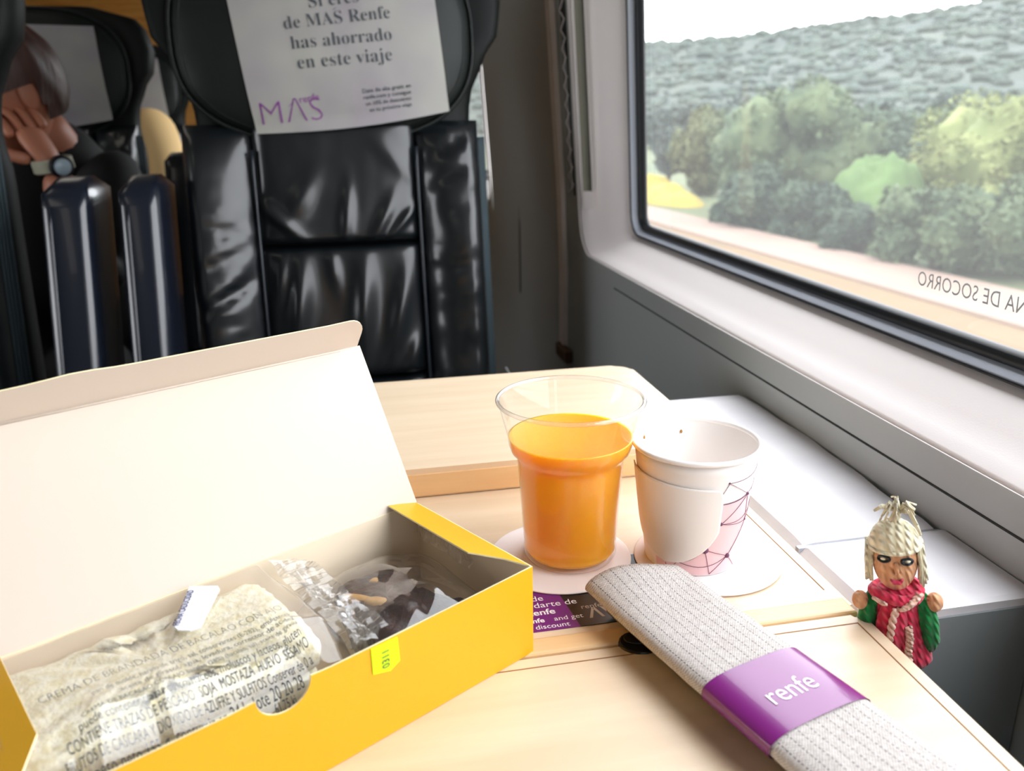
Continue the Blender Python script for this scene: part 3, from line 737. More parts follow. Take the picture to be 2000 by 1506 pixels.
# ---- wrapped sandwich (local axes of the box again)
def box_thing(name, label, cat, x, y, z):
    t = thing(name, label, cat); t.matrix_basis = carton.matrix_basis @ Matrix.Translation((-x, y, z)); MIRROR.add(t.name); return t
SX, SY_ = .150, .048
sand = box_thing('wrapped_sandwich', 'white bread sandwich in clear film, filling the left of the yellow box', 'sandwich', SX, SY_, .0009)
def loaf(name, x0, x1, y0, y1, z0, z1, m_, rough=.0008, r=.004, seed=0, n=30):
    def side(a): return a
    L = []
    prof = [(.004, 0), (0.0, .15), (0, .5), (0.0, .8), (.0015, .95), (.004, 1.0), (.012, 1.01)]
    base = rrect(x0, x1, y0, y1, .008, 6)
    # densify
    dense = []
    for a, b in zip(base, base[1:]+base[:1]):
        m_n = max(1, int(math.hypot(b[0]-a[0], b[1]-a[1])/.0022))
        dense += [(a[0]+(b[0]-a[0])*k/m_n, a[1]+(b[1]-a[1])*k/m_n) for k in range(m_n)]
    cx, cy = (x0+x1)/2, (y0+y1)/2
    steps = prof+[(.3, 1.01), (.6, 1.01), (.9, 1.01)]
    for ins, h in steps:
        row = []
        for px, py in dense:
            if ins < .1: d = math.hypot(px-cx, py-cy); k = 1-ins/d
            else: k = 1-ins
            q = V(cx+(px-cx)*k, cy+(py-cy)*k, z0+(z1-z0)*h)
            nn = fbm((q.x+seed, q.y, q.z), 140, 4)
            row.append(q+V((px-cx)*.02*nn, (py-cy)*.02*nn, rough*nn*1.2))
        L.append(row)
    return rings(name, L, m_, sand, caps=True)
x0, x1, y0, y1 = .0915-SX, .199-SX, .0215-SY_, .081-SY_
loaf('bread_slice', x0, x1, y0, y1, .0, .0135, M['crust'], seed=2)
loaf('filling', x0+.0015, x1-.001, y0+.001, y1-.001, .013, .0255, M['filling'], .002, seed=5)
loaf('bread_slice', x0, x1, y0, y1, .025, .0395, M['bread'], .0012, seed=9)
def wrapz(x, y):                                                   # height of the film over the sandwich
    top_ = .0428+.0012*math.exp(-((y-.01)/.02)**2)
    if y < -.020: top_ -= (abs(y+.020)**1.25)*2.9
    e = x-(x0-.002)
    if e < 0: top_ -= min(.022, (-e)*1.5)
    return max(.012, top_)
def rip(x, y, s=1):
    n1 = noise.cell_vector(V(x*40, y*40, 0)).x*0
    a = abs(fbm((x, y*1.3, 1.7), 15, 1)); b = abs(fbm((x*1.3, y*.7, 8.1), 34, 1))
    t = 0
    for x_, y_, dx, dy, A, wl, wr in ((.026, -.028, .95, .3, .0065, .006, .024), (.004, -.030, 1, .15, .0035, .004, .014), (-.048, -.020, 1, -.4, .006, .005, .018)):   # pulled folds, steep to the left, flat to the right
        d = (x-x_)*dx+(y-y_)*dy; e = -(x-x_)*dy+(y-y_)*dx
        t += A*(max(0, 1-d/wl) if d > 0 else max(0, 1+d/wr))*gauss(e, .022)
    return (.0035*a+.0016*b)*s*(1-.65*sstep(-.01, .02, y))+t
wx0, wx1, wy0, wy1 = .0815-SX, .2015-SX, .0022-SY_, .0855-SY_
def wrap(u, w):
    x, y = wx0+(wx1-wx0)*u, wy0+(wy1-wy0)*w
    return V(x, y, wrapz(x, y)+rip(x, y, .9))
v, f = grid_data(wrap, 110, 80); mk('film_wrapper', v, f, M['film'], sand, smooth=True)
def crimp(name, parent, c0, c1, dirn, width, ridges, amp, mat_):
    c0, c1, dirn = Vector(c0), Vector(c1), Vector(dirn).normalized(); nrm = (c1-c0).normalized().cross(dirn)
    def fn(u, w):
        zig = (abs((u*ridges*2) % 2-1)-.5)*amp
        tooth = .0012*(abs((u*ridges*2) % 2-1)) if w > .99 else 0
        p = c0+(c1-c0)*u+dirn*(width*w+tooth)+nrm*(zig*min(1, w*2+.2)+.003*fbm((u*4, w, c0.x), 1.5, 2)); return p
    v, f = grid_data(fn, ridges*4, 5); return mk(name, v, f, mat_, parent, smooth=False)
crimp('end_seal', sand, (.0815-SX, .080-SY_, .0425), (.0815-SX, .012-SY_, .0385), (-1, -.05, .05), .012, 22, .0011, M['film_crimp'])
v, f = grid_data(lambda u, w: V(.083-SX-.014*u, .078-SY_-.062*w+.01*u*(w-.5), .043-.010*u+.005*math.sin(w*9+u*3)*u+.004*abs(fbm((u, w*3, 4), 2.2, 2))), 24, 40)
mk('film_tail', v, f, M['film'], sand)
# labels printed on the film
def on_wrap(s, t, lift=.0009): return V(s, t, wrapz(s, t)+rip(s, t, .9)*.35+lift)
def wline(body, a, b, bold=0, h=1.0):
    A, B = (a[0]-SX, a[1]-SY_), (b[0]-SX, b[1]-SY_)
    v, f = text_data(body, 1, 'LEFT', bold=bold); xa, xb = min(p.x for p in v), max(p.x for p in v)
    L_ = math.hypot(B[0]-A[0], B[1]-A[1]); s = L_/(xb-xa); ux, uy = (B[0]-A[0])/L_, (B[1]-A[1])/L_
    return [V(A[0]+(p.x-xa)*s*ux+p.y*s*h*(-uy if ux > 0 else uy)*(1 if ux > 0 else -1)*(1), A[1]+(p.x-xa)*s*uy+p.y*s*h*(ux if ux > 0 else -ux), 0) for p in v], f
TX = [('CREMA DE BRANDADA DE BACALAO CON AJO', (.1868, .0465), (.0985, .0420), -.02, 1.5),
      ('pan de molde, harina de trigo, sal, conservantes (E-282), emulgentes', (.1720, .0385), (.0985, .0362), 0, 1.5),
      ('aceite de girasol, agua, levadura, corrector de acidez', (.1640, .0338), (.0985, .0322), 0, 1.3),
      ('CREMA DE BACALAO CON AJO bacalao (28%) (bacalao, sal), aceite de girasol', (.1780, .0292), (.0990, .0282), 0, 1.5),
      ('puede contener trazas de crustaceos, moluscos y lacteos, gluten', (.1800, .0252), (.1000, .0242), 0, 1.3),
      ('CONTIENE TRAZAS DE PESCADO  SOJA  MOSTAZA  HUEVO  SESAMO', (.1850, .0212), (.0990, .0204), 0, 1.5),
      ('FRUTOS DE CASCARA Y DIOXIDO DE AZUFRE Y SULFITOS Conservar de 0 a', (.1870, .0172), (.1000, .0164), 0, 1.5),
      ('peso neto 155 g  consumir en 24 h  lote 20 20 28', (.1800, .0132), (.1060, .0126), 0, 1.3),
      ('61,75 kj', (.1195, .0100), (.1110, .0100), .01, 1.2), ('23,92 g', (.1190, .0066), (.1110, .0066), .01, 1.2)]
letters('lettering', [wline(*a) for a in TX], on_wrap, M['ink'], sand, world=False)
st = [(.1202, .0850), (.1112, .0768), (.1118, .0735), (.1288, .0518), (.1325, .0525), (.1358, .0560), (.1362, .0590)]
vs = [on_wrap(a-SX, b-SY_, .0010) for a, b in st]; zc = sum(v.z for v in vs)/len(vs)+.0010
vs = [V(v.x, v.y, zc) for v in vs]; n = len(vs); vs += [v-V(0, 0, .0004) for v in vs]
ws = mk('date_sticker', vs, [tuple(range(n)), tuple(range(n, 2*n))[::-1]]+[(i, (i+1) % n, (i+1) % n+n, i+n) for i in range(n)], M['sticker'], sand, smooth=False); ws['label'] = 'white expiry date sticker'
A, B = V(.1345-SX, .0588-SY_, 0), V(.1202-SX, .0800-SY_, 0); d_ = (B-A); L_ = d_.length; d_.normalize(); nn_ = V(-d_.y, d_.x, 0)
v, f = text_data('FECHA CADUCIDAD', 1, 'LEFT', bold=.015); xa, xb = min(p.x for p in v), max(p.x for p in v); s_ = L_/(xb-xa)
mk('lettering', [A+d_*(p.x-xa)*s_-nn_*p.y*s_*1.3+V(0, 0, zc+.0003) for p in v], f, M['navy'], ws, smooth=False)

# ---- wrapped brownie
BX, BY = .045, .045
brow = box_thing('wrapped_brownie', 'dark chocolate brownie with pale nuts in clear crimped film, right side of the yellow box', 'cake', BX, BY, .0009)
def blob_block(name, cx, cy, cz, sx, sy2, sz, rot, m_, amp=.003, seed=0, parent=brow, nu=40, nv=24):
    c_, s_ = math.cos(rot), math.sin(rot)
    def f(p):
        q = V(*[math.copysign(abs(a)**.55, a) for a in (p.x, p.y, p.z)])
        q = V(q.x*sx, q.y*sy2, q.z*sz); k = fbm((q.x+seed, q.y, q.z), 70, 4); q += q.normalized()*amp*k
        return V(q.x*c_-q.y*s_, q.x*s_+q.y*c_, q.z)
    v, fa = sphere_data((cx, cy, cz), 1, nu, nv, f); return mk(name, v, fa, m_, parent)
blob_block('brownie', .048-BX, .046-BY, .0150, .0185, .027, .0142, .25, M['choc'], .004, 3, nu=60, nv=40)
blob_block('brownie', .030-BX, .030-BY, .0125, .014, .018, .0115, -.5, M['choc'], .0045, 11, nu=50, nv=30)
blob_block('brownie', .085-BX, .018-BY, .010, .010, .012, .0095, -.2, M['choc'], .003, 15)
for i, (a, b, zc_, s1, s2, rt) in enumerate(((.058, .052, .0262, .008, .0026, .9), (.0535, .044, .0268, .0055, .0024, .8), (.051, .036, .024, .004, .0024, .3), (.044, .058, .0262, .0045, .0024, 1.1))):
    blob_block('nut', a-BX, b-BY, zc_, s1, s2, .0028, rt, M['nut'], .0015, i*3.3, nu=20, nv=12)
bx0, bx1, by0, by1 = .006-BX, .0775-BX, .008-BY, .083-BY
def bwrap(u, w):
    x, y = bx0+(bx1-bx0)*u, by0+(by1-by0)*w
    ex, ey = 2*u-1, 2*w-1
    h = .010+.0235*max(0, 1-abs(ex)**2.6)**.5*max(0, 1-abs(ey)**3)**.5
    return V(x, y, h+.0075*abs(fbm((x, y*1.2, 5.2), 20, 1))+.0025*abs(fbm((x, y*.6, 1.2), 45, 1)))
v, f = grid_data(bwrap, 80, 80); mk('film_wrapper', v, f, M['film'], brow)
crimp('end_seal', brow, (.074-BX, .081-BY, .0425), (.073-BX, .012-BY, .0340), (1, .1, .1), .011, 26, .0012, M['film_crimp'])
crimp('end_seal', brow, (.006-BX, .084-BY, .030), (.004-BX, .040-BY, .026), (-.2, .1, 1), .010, 16, .0010, M['film'])

# ================================================================ COASTERS, CUPS, JUICE
def coaster(label, x, y, r):
    t = thing('paper_coaster', label, 'coaster', (x, y, TZ+.0006), 0, 'white paper coasters')
    v, f = lathe_data([(0.0005, .0009), (r*.9, .0009), (r*.985, .0009), (r, .0006), (r, .0001), (r*.98, 0), (.0005, 0)], 72, capb=True, capt=True)
    mk('disc', v, f, M['doily'], t); return t
coaster('round white paper coaster under the orange juice cup', .1013, .3985, .0395)
coaster('round white paper coaster under the paper coffee cup', .1808, .3800, .0402)
JX, JY, JZ = .1072, .3995, TZ+.0017
jc = thing('plastic_cup', 'clear plastic tumbler with flared rim, holding orange juice', 'cup', (JX, JY, JZ))
jp = [(.0225, .0), (.0245, .0006), (.0258, .003), (.0258, .006), (.0252, .0075), (.0258, .012), (.0285, .0555), (.0288, .0585), (.0300, .0610), (.0320, .0635), (.0332, .067), (.0338, .072), (.0385, .0905)]
mk('wall', *lathe_data(jp, 96), M['plastic'], jc)
v, f = lathe_data([(.0005, .0022), (.019, .0022), (.0225, .0004)], 72, capb=True); mk('base', v, f, M['plastic'], jc)
def torus_data(R_, r, z, n=96, m=10, c=(0, 0)):
    vs, fs = [], []
    for i in range(n):
        a = 2*PI*i/n
        for k in range(m):
            b = 2*PI*k/m; rr = R_+r*math.cos(b); vs.append(V(c[0]+rr*math.cos(a), c[1]+rr*math.sin(a), z+r*math.sin(b)))
    for i in range(n):
        for k in range(m): fs.append((i*m+k, ((i+1) % n)*m+k, ((i+1) % n)*m+(k+1) % m, i*m+(k+1) % m))
    return vs, fs
mk('rim', *torus_data(.0388, .0011, .0912), M['plastic_rim'], jc)
ju = thing('orange_juice', 'bright orange juice filling the plastic tumbler to the shoulder', 'juice', (JX, JY, JZ))
jj = [(.0005, .0026), (.0195, .0026), (.0235, .0030)]+[(r-.0005, z) for r, z in jp[3:11]]+[(.0331, .0702), (.0333, .0712), (.0326, .0709), (.0005, .0706)]
v, f = lathe_data(jj, 96, capb=True, capt=True); mk('liquid', v, f, M['juice'], ju)

KX, KY, KZ = .1728, .3848, TZ+.0017
pc = thing('paper_cup', 'empty white paper coffee cup with pink network print and folded paper handle', 'cup', (KX, KY, KZ))
kr = lambda z: .0250+(.0328-.0250)*z/.0672
mk('body', *lathe_data([(kr(z), z) for z in (0, .002, .02, .04, .06, .0672)]+[(kr(.066)-.0006, .066), (kr(.03)-.0006, .03), (kr(.006)-.0006, .006), (.0005, .006)], 96), M['cup_paper'], pc)
mk('rim', *torus_data(.0332, .0014, .0672), M['cup_paper'], pc)
mk('pink_print', *grid_data(lambda u, w: V((kr(.0005+.0430*w)+.00015)*math.cos(-2.75+3.7*u), (kr(.0005+.0430*w)+.00015)*math.sin(-2.75+3.7*u), .0005+.0430*w), 80, 6), M['cup_pink'], pc)
def oncup(a, z, off=.0004): a = math.radians(a); return V((kr(z)+off)*math.cos(a), (kr(z)+off)*math.sin(a), z)
def arc(a0, z0, a1, z1, sag=0): return [oncup(a0+(a1-a0)*k/10, z0+(z1-z0)*k/10-sag*math.sin(PI*k/10)) for k in range(11)]
nodes = {'A': (-80, .0555), 'B': (-50, .0450), 'C': (-83, .0315), 'D': (-42, .0280), 'E': (-98, .0165), 'F': (-68, .0105), 'G': (-128, .008), 'H': (-22, .058), 'I': (-20, .050), 'J': (-92, .0435), 'K': (-100, .0535), 'L': (-90, .001), 'N': (-52, .002), 'O': (-20, .037), 'P': (-150, .016), 'Q': (-140, .001)}
net = []
for a, b, s in (('A', 'B', 0), ('A', 'J', 0), ('A', 'H', .001), ('B', 'J', .0008), ('J', 'I', .002), ('B', 'C', 0), ('B', 'D', 0), ('J', 'C', 0), ('C', 'D', .0006), ('C', 'O', .003), ('E', 'F', 0), ('E', 'G', .002), ('G', 'F', .0035), ('E', 'L', 0), ('F', 'N', 0), ('F', 'L', 0), ('D', 'F', 0), ('G', 'P', 0), ('G', 'Q', 0), ('D', 'O', .0005), ('P', 'Q', 0)):
    net.append(tube_data(arc(*nodes[a], *nodes[b], s), .00014, 4))
mk('printed_network', *join(net), M['cup_line'], pc)
dots = []
for k, r in (('B', .0011), ('C', .0010), ('D', .0009), ('E', .0022), ('F', .0016), ('A', .0006)):
    p = oncup(*nodes[k], .0001); dots.append(sphere_data(p, r*.9, 10, 6))
mk('printed_dots', *join(dots), M['cup_line'], pc)
# folded paper handle: a wide tongue lying against the left front of the cup
def handle(u, w):
    z = .0530-.0460*w; a0, a1 = -196, -86
    fl = abs(2*u-1)
    tw = 1 if w < .55 else math.sqrt(max(0, 1-((w-.55)/.45)**2))*.75+.25*(1-w)/.45
    a = a0+(a1-a0)*(.5+(u-.5)*tw); a = a if a > a0 else a0
    if w < .12 and u > .5: a = a0+(a1-a0)*(.5+(u-.5)*(.86+.14*math.sqrt(max(0, 1-((.12-w)/.12)**2))))
    z += .0025*(1-u)*(1-w)
    return oncup(a, z, .0007+.0009*math.sin(PI*u)*w+.0005*u)
v, f = grid_data(handle, 50, 40); v2 = [p+(V(p.x, p.y, 0)).normalized()*.0007 for p in v]; n = len(v)
bnd = [i for i in range(51)]+[j*51+50 for j in range(1, 41)]+[40*51+i for i in range(49, -1, -1)]+[j*51 for j in range(39, 0, -1)]
mk('paper_handle', v+v2, f+[tuple(i+n for i in q[::-1]) for q in f]+[(a, b, b+n, a+n) for a, b in zip(bnd, bnd[1:]+bnd[:1])], M['cup_paper'], pc)
for a, zz_ in ((131, .062), (82, .0605)):
    rr = kr(zz_)-.0009; p = V(rr*math.cos(math.radians(a)), rr*math.sin(math.radians(a)), zz_)
    mk('coffee_spot', *sphere_data(p, (.0007, .0007, .0011), 10, 8), M['brown_dot'], pc)

# ================================================================ NAPKIN WITH PURPLE BAND
NX, NY = .1258, .3445
ANG = math.atan2(-.957, .288)
nap = thing('linen_napkin', 'grey woven linen napkin, folded long, lying from the coasters to the bottom right', 'napkin', (NX, NY, TZ), ANG)
# local x runs along the napkin away from the cups, local y to its right as seen from the camera is +y
def nsec(x, grow=0, lift=None):
    end = gauss(x, .02)
    hw = .0262+grow-.0005*x/.2; ht = .0058+grow; zc_ = .0138+.0026*end
    pts = []
    for k in range(40):
        a = 2*PI*k/40; c_, s_ = math.cos(a), math.sin(a)
        yy = hw*math.copysign(abs(c_)**.62, c_); z_ = zc_+ht*math.copysign(abs(s_)**.75, s_)
        wavy = (.0026*math.cos(yy/hw*2.6+.4)*end*(1 if s_ > 0 else .4)) if not grow else 0
        wr = .0005*fbm((x, yy, 1), 60, 3) if not grow else 0
        pts.append(V(x+(.0045*math.sin((yy/hw)*1.9+.5)*end), yy, max(.0032, z_+wavy+wr)))
    return pts
xs = [.0+.0035*i for i in range(66)]
cl = rings('cloth', [nsec(x) for x in xs], M['linen'], nap, caps=True)
def under(x):                                                      # the folds below, narrower than the top layer
    out = []
    for k in range(28):
        a = 2*PI*k/28; c_, s_ = math.cos(a), math.sin(a); yy = .002+.0205*math.copysign(abs(c_)**.5, c_)
        out.append(V(x, yy, .0046+.0036*math.copysign(abs(s_)**.6, s_)+.0004*fbm((x, yy, 3), 60, 2)))
    return out
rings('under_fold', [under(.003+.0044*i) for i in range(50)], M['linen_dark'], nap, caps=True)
band = rings('purple_band', [nsec(x, .0007) for x in [.0825+.0012*i for i in range(32)]], M['purple'], nap, caps=False); band['label'] = 'glossy purple paper band around the napkin'
v, f = text_data('renfe', 1, 'LEFT', bold=-.004); xa, xb = min(p.x for p in v), max(p.x for p in v); s_ = .0235/(xb-xa)
def on_band(s, t): return V(.1075-t, -.0118+s, (.0138+.0058+.0007+.00012))
mk('lettering', [on_band((p.x-xa)*s_*1.0, p.y*s_*1.15) for p in v], f, M['white_ink'], band, smooth=False)

# ================================================================ KNITTED FINGER PUPPET
doll = thing('knitted_doll', 'small knitted finger doll with cream hat and red scarf, tucked between table edge and ledge', 'doll', (.2478, .3045, .7045), 0)
doll.matrix_basis = Matrix.Translation((.2505, .3045, .7045)) @ Matrix.Rotation(math.radians(-10), 4, 'Y') @ Matrix.Rotation(math.radians(-30), 4, 'Z') @ Matrix.Diagonal((1.13, 1.1, 1.17, 1))
def dsec(z):                                                       # half widths of the body at height z
    return (.0135-.004*sstep(.0, .036, z), .0068)
L = []
for j in range(15):
    z = .0005+.0375*j/14; a, b = dsec(z); k = 1 if 0 < j < 14 else .85
    L.append([V(a*k*math.cos(t), b*k*math.sin(t), z) for t in [2*PI*i/32 for i in range(32)]])
rings('skirt_body', L, M['k_red'], doll, caps=True)
for s in (-1, 1):
    tube('sleeve', [(s*.0080, -.001, .0365), (s*.0105, -.002, .032), (s*.0120, -.0025, .023), (s*.0126, -.002, .014), (s*.0122, -.001, .009)], [.0026, .0036, .0040, .0036, .002], M['k_green'], doll, n=14)
    mk('hand', *sphere_data((s*.0142, -.0030, .0335), (.0034, .0034, .0042), 18, 12), M['k_skin'], doll)
hd = mk('head', *sphere_data((0, 0, .0525), (.0088, .0075, .0150), 32, 20), M['k_skin'], doll)
hat = []
for j in range(13):
    t = j/12*PI*.5; z = .0585+.0115*math.sin(t); r = math.cos(t)
    hat.append([V((.0098*r+.0002)*math.cos(a), (.0086*r+.0002)*math.sin(a), z+.0025*min(0, math.sin(a))*(1-j/12)*-.4+.001*math.sin(a*16)*.1) for a in [2*PI*i/40 for i in range(40)]])
rings('hat', hat, M['k_cream'], doll, caps=True)
mk('hat_brim', *tube_data([(.0096*math.cos(a), .0083*math.sin(a), .0590-.0045*max(0, math.sin(a))) for a in [2*PI*i/40 for i in range(40)]], .0011, 8, closed=True), M['k_cream'], doll)
# yarn tassel and loose hair
st_ = [tube_data([(0, 0, .0685), (.0010, 0, .0720), (.0020, 0, .0745)], [.0024, .0018, .0015], 8)]
rnd = random.Random(3)
for k in range(22):
    a = rnd.uniform(0, 2*PI); ln = rnd.uniform(.004, .009); dx, dy = math.cos(a)*ln, math.sin(a)*ln*.6
    up_ = rnd.uniform(.0, .004)
    st_.append(tube_data([(.002, 0, .0735), (.002+dx*.5, dy*.5, .0755+up_), (.002+dx, dy, .0745+up_-rnd.uniform(0, .007))], [.0006, .0005, .0004], 5))
st_.append(tube_data([(.002, 0, .0745), (.0062, -.001, .0735), (.0085, -.001, .0675), (.0098, -.001, .0635)], [.0012, .001, .0009, .0006], 6))
st_.append(tube_data([(.002, 0, .0745), (-.0042, -.001, .0765), (-.0072, -.001, .0745)], [.0012, .001, .0006], 6))
tas = mk('tassel', *join(st_), M['k_cream'], doll); tas['kind'] = 'stuff'
hs = []
for s in (-1, 1):
    for k in range(16):
        y = -.0026+.0075*k/16; x = s*(.0088+.0006*(k % 3))
        hs.append(tube_data([(x, y, .0595), (x+s*.0008, y-.0006, .0495), (x+s*rnd.uniform(-.0002, .0024), y-rnd.uniform(0, .002), .0425+rnd.uniform(-.0015, .0025))], [.0010, .0010, .0005], 6))
ha = mk('hair', *join(hs), M['k_cream'], doll); ha['kind'] = 'stuff'
def face(x, z): return -.0075*math.sqrt(max(0, 1-(x/.0088)**2-((z-.0525)/.0150)**2))-.0003
for s in (-1, 1):
    cx = s*.0043-.0002; cz = .0553-.0005*s
    mk('eye_outline', *tube_data([(cx+.0021*math.cos(a), face(cx+.0021*math.cos(a), cz+.0012*math.sin(a))-.0004, cz+.0012*math.sin(a)-(.0004*s*math.cos(a))) for a in [2*PI*i/20 for i in range(20)]], .00058, 6, closed=True), M['k_black'], doll)
    mk('eye', *sphere_data((cx, face(cx, cz)-.0001, cz), (.0014, .0006, .0007), 12, 8), M['k_cream'], doll)
mk('nose', *tube_data([(.0, face(0, .0545), .0545), (.0001, face(0, .052)-.0006, .0520), (.0002, face(0, .0495)-.0004, .0495)], [.0007, .0010, .0007], 8), M['k_skin'], doll)
mk('mouth', *tube_data([(-.0024, face(-.0024, .0460), .0462), (-.001, face(-.001, .045)-.0003, .0450), (.0012, face(.001, .045)-.0003, .0450), (.0024, face(.0024, .046), .0464)], [.0005, .0011, .0011, .0005], 8), M['k_mouth'], doll)
mk('scarf_collar', *tube_data([(.0088*math.cos(a), .0078*math.sin(a), .0368+.001*math.sin(2*a)) for a in [2*PI*i/30 for i in range(30)]], .0024, 10, closed=True), M['k_red'], doll)
mk('scarf_tail', *sphere_data((-.0028, -.0066, .0225), (.0062, .0032, .0150), 24, 16, lambda p: V(p.x+.10*p.z, p.y, p.z)), M['k_red'], doll)
def braid(pts, r, tw=9):
    pts = [Vector(p) for p in pts]; out = []
    def at(u):
        k = u*(len(pts)-1); i = min(int(k), len(pts)-2); return pts[i].lerp(pts[i+1], k-i)
    for ph in (0, PI):
        out.append(tube_data([at(u)+V(math.cos(u*tw*2*PI/2+ph)*r*.7, math.sin(u*tw*2*PI/2+ph)*r*.35, 0) for u in [i/60 for i in range(61)]], r*.72, 6))
    return join(out)
mk('yarn_stripe', *braid([(-.0005, -.0098, .0345), (-.0025, -.0105, .028), (-.0035, -.0106, .021), (-.0048, -.0104, .0145), (-.0072, -.0085, .0115)], .0012), M['k_pink'], doll)
mk('yarn_stripe', *braid([(-.0065, -.0090, .0082), (-.0042, -.0095, .0078), (-.0020, -.0092, .0072)], .0012, 4), M['k_pink'], doll)
mk('yarn_stripe', *braid([(.0038, -.0080, .0245), (.0042, -.0086, .019), (.0034, -.0088, .013), (.0036, -.0085, .006)], .0012), M['k_pink'], doll)
mk('yarn_stripe', *braid([(-.0085, -.0066, .0372), (-.005, -.0098, .0362)], .0011, 4), M['k_pink'], doll)
mk('yarn_stripe', *braid([(.0015, -.0105, .0342), (.0052, -.0098, .0368), (.0086, -.0062, .0392)], .0012, 5), M['k_pink'], doll)

# ================================================================ PEOPLE BEHIND
def hand_data(w, d, up, s=1.0, curl=.6):
    """palm and five curled fingers; w wrist point, d finger direction, up back-of-hand normal"""
    w, d, up = Vector(w), Vector(d).normalized(), Vector(up).normalized(); side = d.cross(up).normalized(); out = []
    J = [(*w, .024*s), (*(w+d*.03*s), .027*s), (*(w+d*.07*s), .03*s), (*(w+d*.085*s), .024*s)]
    out.append(skin('palm', [(a, b, c, (r*1.1, r*.6)) for a, b, c, r in J], [(0, 1), (1, 2), (2, 3)], None, sub=1))
    for k, (o_, ln) in enumerate(((-.030, .068), (-.010, .078), (.010, .074), (.028, .058))):
        b = w+d*.075*s+side*o_*s; p1 = b+d*ln*.45*s; p2 = p1+(d*math.cos(curl)-up*math.sin(curl))*ln*.33*s; p3 = p2+(d*math.cos(curl*2)-up*math.sin(curl*2))*ln*.28*s
        out.append(skin('finger', [(*b, .0095*s), (*p1, .009*s), (*p2, .0085*s), (*p3, .007*s)], [(0, 1), (1, 2), (2, 3)], None, sub=1))
    b = w+d*.025*s-side*.025*s; p1 = b+(d*.6-side*.8)*.04*s; p2 = p1+(d*.85-side*.3-up*.3)*.03*s
    out.append(skin('thumb', [(*b, .012*s), (*p1, .011*s), (*p2, .008*s)], [(0, 1), (1, 2)], None, sub=1))
    return join(out)
def head_shape(c, yaw, pitch, s=1.0):
    """head with brow, nose, lips, chin; +local -y is the face direction before turning"""
    R_ = Matrix.Rotation(yaw, 3, 'Z') @ Matrix.Rotation(pitch, 3, 'X')
    def f(p):
        x, y, z = p
        if z < 0: y = y*(1-.15*abs(z)/.115)-.010*abs(z)/.115; x = x*(1-.28*abs(z)/.115)
        fy = -y
        if fy > .04:
            y -= .020*gauss(x, .013)*gauss(z+.022, .022)               # nose
            y += .007*(gauss(x-.032, .014)+gauss(x+.032, .014))*gauss(z-.004, .013)   # eye sockets
            y -= .007*gauss(x, .022)*gauss(z+.060, .007)+.006*gauss(x, .022)*gauss(z+.072, .006)   # lips
            y -= .008*gauss(x, .022)*gauss(z+.098, .016)               # chin
        return R_ @ V(x*s, y*s, z*s)
    v, fa = sphere_data(c, (.074, .096, .118), 40, 32, f)
    ears = []
    for sd in (-1, 1):
        e, fe = sphere_data((0, 0, 0), (.007, .018, .03), 14, 10, lambda p: V(p.x*(1-.3*gauss(p.y, .008)), p.y, p.z))
        ears.append(([Vector(c)+R_ @ ((q+V(sd*.076, .012, -.012))*s) for q in e], fe))
    return join([(v, fa)]+ears), R_
# --- person in the black jacket, chin on hand
p1 = thing('person', 'person in a black jacket with short auburn hair, chin on a hand wearing a watch', 'person', (-.63, 1.72, 0))
HCN = V(-.556, 1.600, 1.022)
(hv, hf), HR = head_shape(HCN, math.radians(-50), math.radians(20), .90)
torso = [(-.60, 1.80, .47, (.17, .12)), (-.59, 1.78, .62, (.165, .115)), (-.57, 1.74, .78, (.170, .11)), (-.55, 1.71, .87, (.14, .09)), (-.525, 1.68, .935, (.055, .052)), (-.522, 1.635, .985, (.05, .052))]
legs = [(-.52, 1.76, .50, .085), (-.51, 1.46, .52, .068), (-.51, 1.46, .28, .05), (-.51, 1.46, .09, .04), (-.68, 1.76, .50, .085), (-.69, 1.46, .52, .068), (-.69, 1.46, .28, .05), (-.69, 1.46, .09, .04)]
bodyv = [skin('b', torso[:6], [(0, 1), (1, 2), (2, 3), (3, 4), (4, 5)], None)]
WR, EL = V(-.466, 1.505, .898), V(-.440, 1.525, .69)
bodyv.append(skin('b', [(-.44, 1.70, .84, .05), (*EL, .042), (*(EL.lerp(WR, .5)), .035), (*WR, .027)], [(0, 1), (1, 2), (2, 3)], None))
bodyv.append(skin('b', [(-.70, 1.70, .84, .05), (-.75, 1.60, .70, .042), (-.68, 1.50, .60, .034), (-.64, 1.46, .58, .026)], [(0, 1), (1, 2), (2, 3)], None))
bodyv.append(skin('b', legs, [(0, 1), (1, 2), (2, 3), (4, 5), (5, 6), (6, 7)], None))
bodyv.append(hand_data(WR, (-.50, .32, .80), (.55, -.80, .35), .92, .5))
bodyv.append(hand_data((-.64, 1.46, .575), (.4, -.7, -.1), (0, 0, 1), .95, .4))
bodyv.append((hv, hf))
mk('body', *join(bodyv), M['skin'], p1, world=True)
jk = [skin('j', [(-.60, 1.80, .47, (.18, .13)), (-.59, 1.78, .62, (.178, .128)), (-.57, 1.745, .78, (.188, .125)), (-.55, 1.715, .88, (.175, .11)), (-.525, 1.69, .940, (.085, .075)), (-.515, 1.68, .965, (.066, .062))], [(0, 1), (1, 2), (2, 3), (3, 4), (4, 5)], None),
      skin('j', [(-.46, 1.70, .895, .072), (-.425, 1.69, .86, .070), (*EL, .056), (*(EL.lerp(WR, .45)), .047), (*(EL.lerp(WR, .74)), .042)], [(0, 1), (1, 2), (2, 3), (3, 4)], None),
      skin('j', [(-.66, 1.70, .89, .068), (-.71, 1.68, .85, .065), (-.75, 1.60, .70, .055), (-.68, 1.50, .60, .046)], [(0, 1), (1, 2), (2, 3)], None)]
